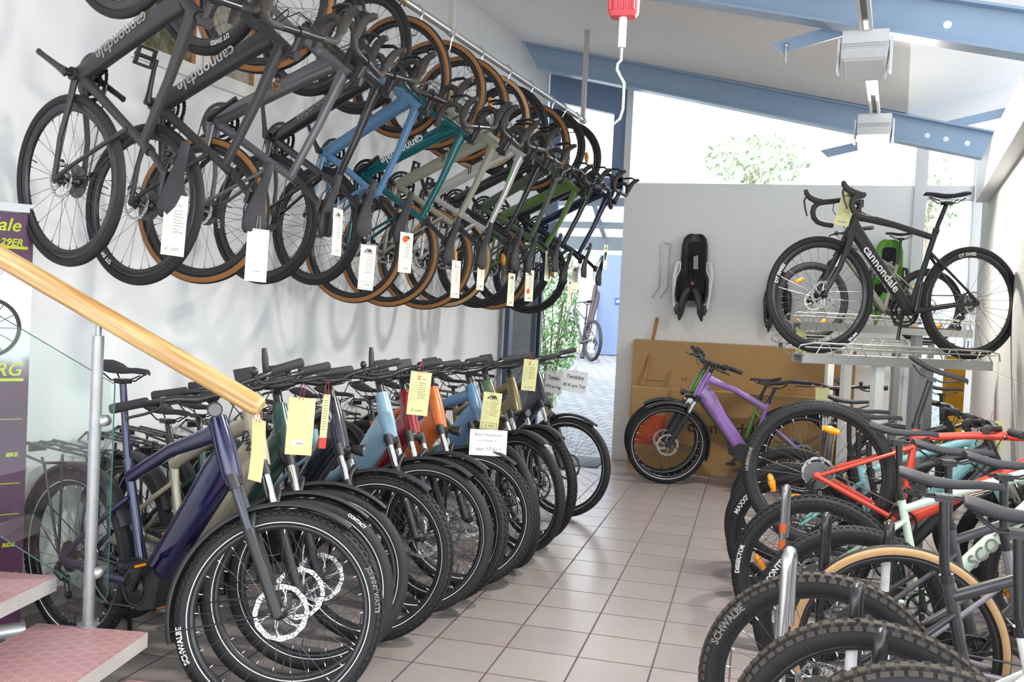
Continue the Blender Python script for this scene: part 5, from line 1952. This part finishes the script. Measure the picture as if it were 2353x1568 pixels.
mb.hexa([(-9, 4.72, -.3), (14, 4.72, -.3), (14, 26, -.3), (-9, 26, -.3), (-9, 4.72, -.01), (14, 4.72, -.01), (14, 26, 2.3), (-9, 26, 2.3)])
struct('yard_ground', mb, [yard_mat()])
mb = MB()
mb.hexa([(-6, 12.2, .4), (-.3, 12.45, .4), (-.3, 12.8, .4), (-6, 12.8, .4), (-6, 12.2, 3.1), (-.3, 12.45, 3.1), (-.3, 12.8, 3.1), (-6, 12.8, 3.1)])
struct('exterior_wall_yard', mb, [WALLW])
dr = thing('blue_door', 'pale blue steel door across the yard with a small dark blue sign', 'door', loc=(-.93, 12.02, .80))
mb = MB()
mb.box((.1, .12, .95), (.78, .05, 1.86))
put('door_leaf', mb, dr, [mat('pale_blue_door', '#5f7193', .5)])
mb = MB()
mb.box((.25, .085, 1.02), (.42, .01, .12))
sg = put('sign', mb, dr, [mat('blue_sign', '#2d46a8', .4)])
mb = MB()
add_text(mb, 'eBike Service', .075, frame3((1, 0, 0), (0, 0, 1), (0, -1, 0), (.06, .078, 1.02)), align='LEFT')
for v in range(len(mb.v)):
    pass
put('lettering', mb, sg, [WHITEINK])
for k, x in enumerate((-1.36, -1.27)):
    mb = MB()
    mb.tube([(x - .1 * k, 11.6, .75), (x + .08, 12.2, 2.1)], .04, 6)
    one('leaning_post', mb, [mat('dark_brown_post', '#3b3236', .7)], ('dark brown post leaning beside the blue yard door, left of the pair' if k == 0 else 'dark brown post leaning beside the blue yard door, right of the pair'), 'post')
bike('city_bike', 'black mountain bike leaning outside by the yard wall', 'bike', Matrix.Translation((0, 0, .715)) @ pose_rear(-1.12, 11.2, -34, .372), 'mtb', M_BLACK, None, 'knobfine', crank=1.1)
CORR = bpy.data.materials.new('corrugated_sheet')
CORR.use_nodes = True
nt = CORR.node_tree
pb = nt.nodes['Principled BSDF']
pb.inputs['Base Color'].default_value = lin('#e8ecee')
tr = nt.nodes.new('ShaderNodeBsdfTranslucent')
tr.inputs[0].default_value = lin('#e8ecee')
mxs = nt.nodes.new('ShaderNodeMixShader')
mxs.inputs[0].default_value = .6
nt.links.new(pb.outputs[0], mxs.inputs[1])
nt.links.new(tr.outputs[0], mxs.inputs[2])
nt.links.new(mxs.outputs[0], nt.nodes['Material Output'].inputs[0])
STG = mat('canopy_steel', '#8d979f', .5)
cn = thing('yard_canopy', 'grey steel canopy with corrugated translucent roof over the yard', 'canopy', loc=(0, 5, 0))
mb = MB()
N = 90
vs = []
for i in range(N + 1):
    x = -2.2 + 2.75 * i / N
    z = .012 * sin(i * 1.9)
    vs += [(x, .05, 2.95 + z), (x, 1.35, 2.50 + z), (x, .05, 2.956 + z), (x, 1.35, 2.506 + z)]
fs = []
for i in range(N):
    a_ = 4 * i
    fs += [(a_, a_ + 1, a_ + 5, a_ + 4), (a_ + 2, a_ + 6, a_ + 7, a_ + 3)]
mb.add(vs, fs)
put('roof_sheet', mb, cn, [CORR])
for (y, z, h_) in ((1.2, 2.41, .16), (.85, 2.60, .07), (.2, 2.80, .09)):
    mb = MB()
    mb.box((-.82, y, z), (2.75, .08, h_))
    put('purlin', mb, cn, [STG])
for x in (-2.1, -1.2, -.2, .5):
    mb = MB()
    mb.tube([(x, .05, 2.88), (x, 1.3, 2.45)], .03, 4)
    put('rafter', mb, cn, [STG])
for x in (-2.1, .5):
    mb = MB()
    mb.tube([(x, 1.2, .1), (x, 1.2, 2.4)], .035, 8)
    put('post', mb, cn, [STG])
def leafy(name, label, cat, o, rad3, nleaf, size, cols, trunk, kindseed, group=None):
    rnd = random.Random(kindseed)
    t = thing(name, label, cat, loc=o, group=group)
    mb = MB()
    for i in range(nleaf):
        while True:
            p = Vector((rnd.uniform(-1, 1), rnd.uniform(-1, 1), rnd.uniform(-1, 1)))
            if p.length < 1:
                break
        p = p * (p.length ** -.35 if p.length > .05 else 1) if rnd.random() < .6 else p
        if p.length > 1.05:
            p = p / p.length
        p = Vector((p.x * rad3[0], p.y * rad3[1], (p.z + 1) * rad3[2] + trunk))
        a_ = Vector((rnd.gauss(0, 1), rnd.gauss(0, 1), rnd.gauss(0, .6))).normalized()
        b_ = a_.orthogonal().normalized()
        c = a_.cross(b_)
        s = size * rnd.uniform(.6, 1.3)
        mb.add([p - b_ * s, p + c * s * .5, p + b_ * s, p - c * s * .5], [(0, 1, 2, 3)], rnd.randrange(len(cols)), False)
    put('foliage', mb, t, cols)
    mb = MB()
    for i in range(9):
        a_ = rnd.uniform(0, 2 * pi)
        q = rnd.uniform(.3, .8)
        mb.tube([(0, 0, -.05), (q * .3 * rad3[0] * cos(a_), q * .3 * rad3[1] * sin(a_), trunk + rad3[2] * .5), (q * rad3[0] * cos(a_), q * rad3[1] * sin(a_), trunk + rad3[2] * 1.5)], [.02 + rad3[0] * .03, .012 + rad3[0] * .015, .004], 5)
    put('stems', mb, t, [mat('bark', '#6d5c48', .9) if cat == 'bush' else mat('pale_bark', '#b3a996', .9)])
    return t
LF = [mat('leaf_a', '#5d8a52', .6), mat('leaf_b', '#7fa870', .6), mat('leaf_c', '#a0bd92', .6)]
TLF = [mat('tree_leaf_a', '#93a083', .7), mat('tree_leaf_b', '#b4bfa6', .7), mat('tree_leaf_c', '#cfd6c5', .7)]
leafy('bush', 'light green feathery bush outside the open door', 'bush', (-.86, 6.45, .17), (.36, .36, 1.1), 2400, .032, LF, .1, 3)
TG = 'trees beyond the far glazing'
leafy('tree', 'broad tree behind the far glazing above the child seats', 'tree', (1.5, 22, 1.9), (1.5, 1.2, .75), 900, .11, TLF, 3.5, 11, TG)
leafy('tree', 'slim tree behind the far glazing right of the broad one', 'tree', (4.2, 24, 2.1), (1.0, 1.0, .5), 420, .12, TLF, 1.9, 12, TG)
leafy('tree', 'small tree seen behind the glazing beside the grey window post', 'tree', (5.9, 21, 1.8), (.8, .8, 1.0), 420, .11, TLF, 2.3, 13, TG)
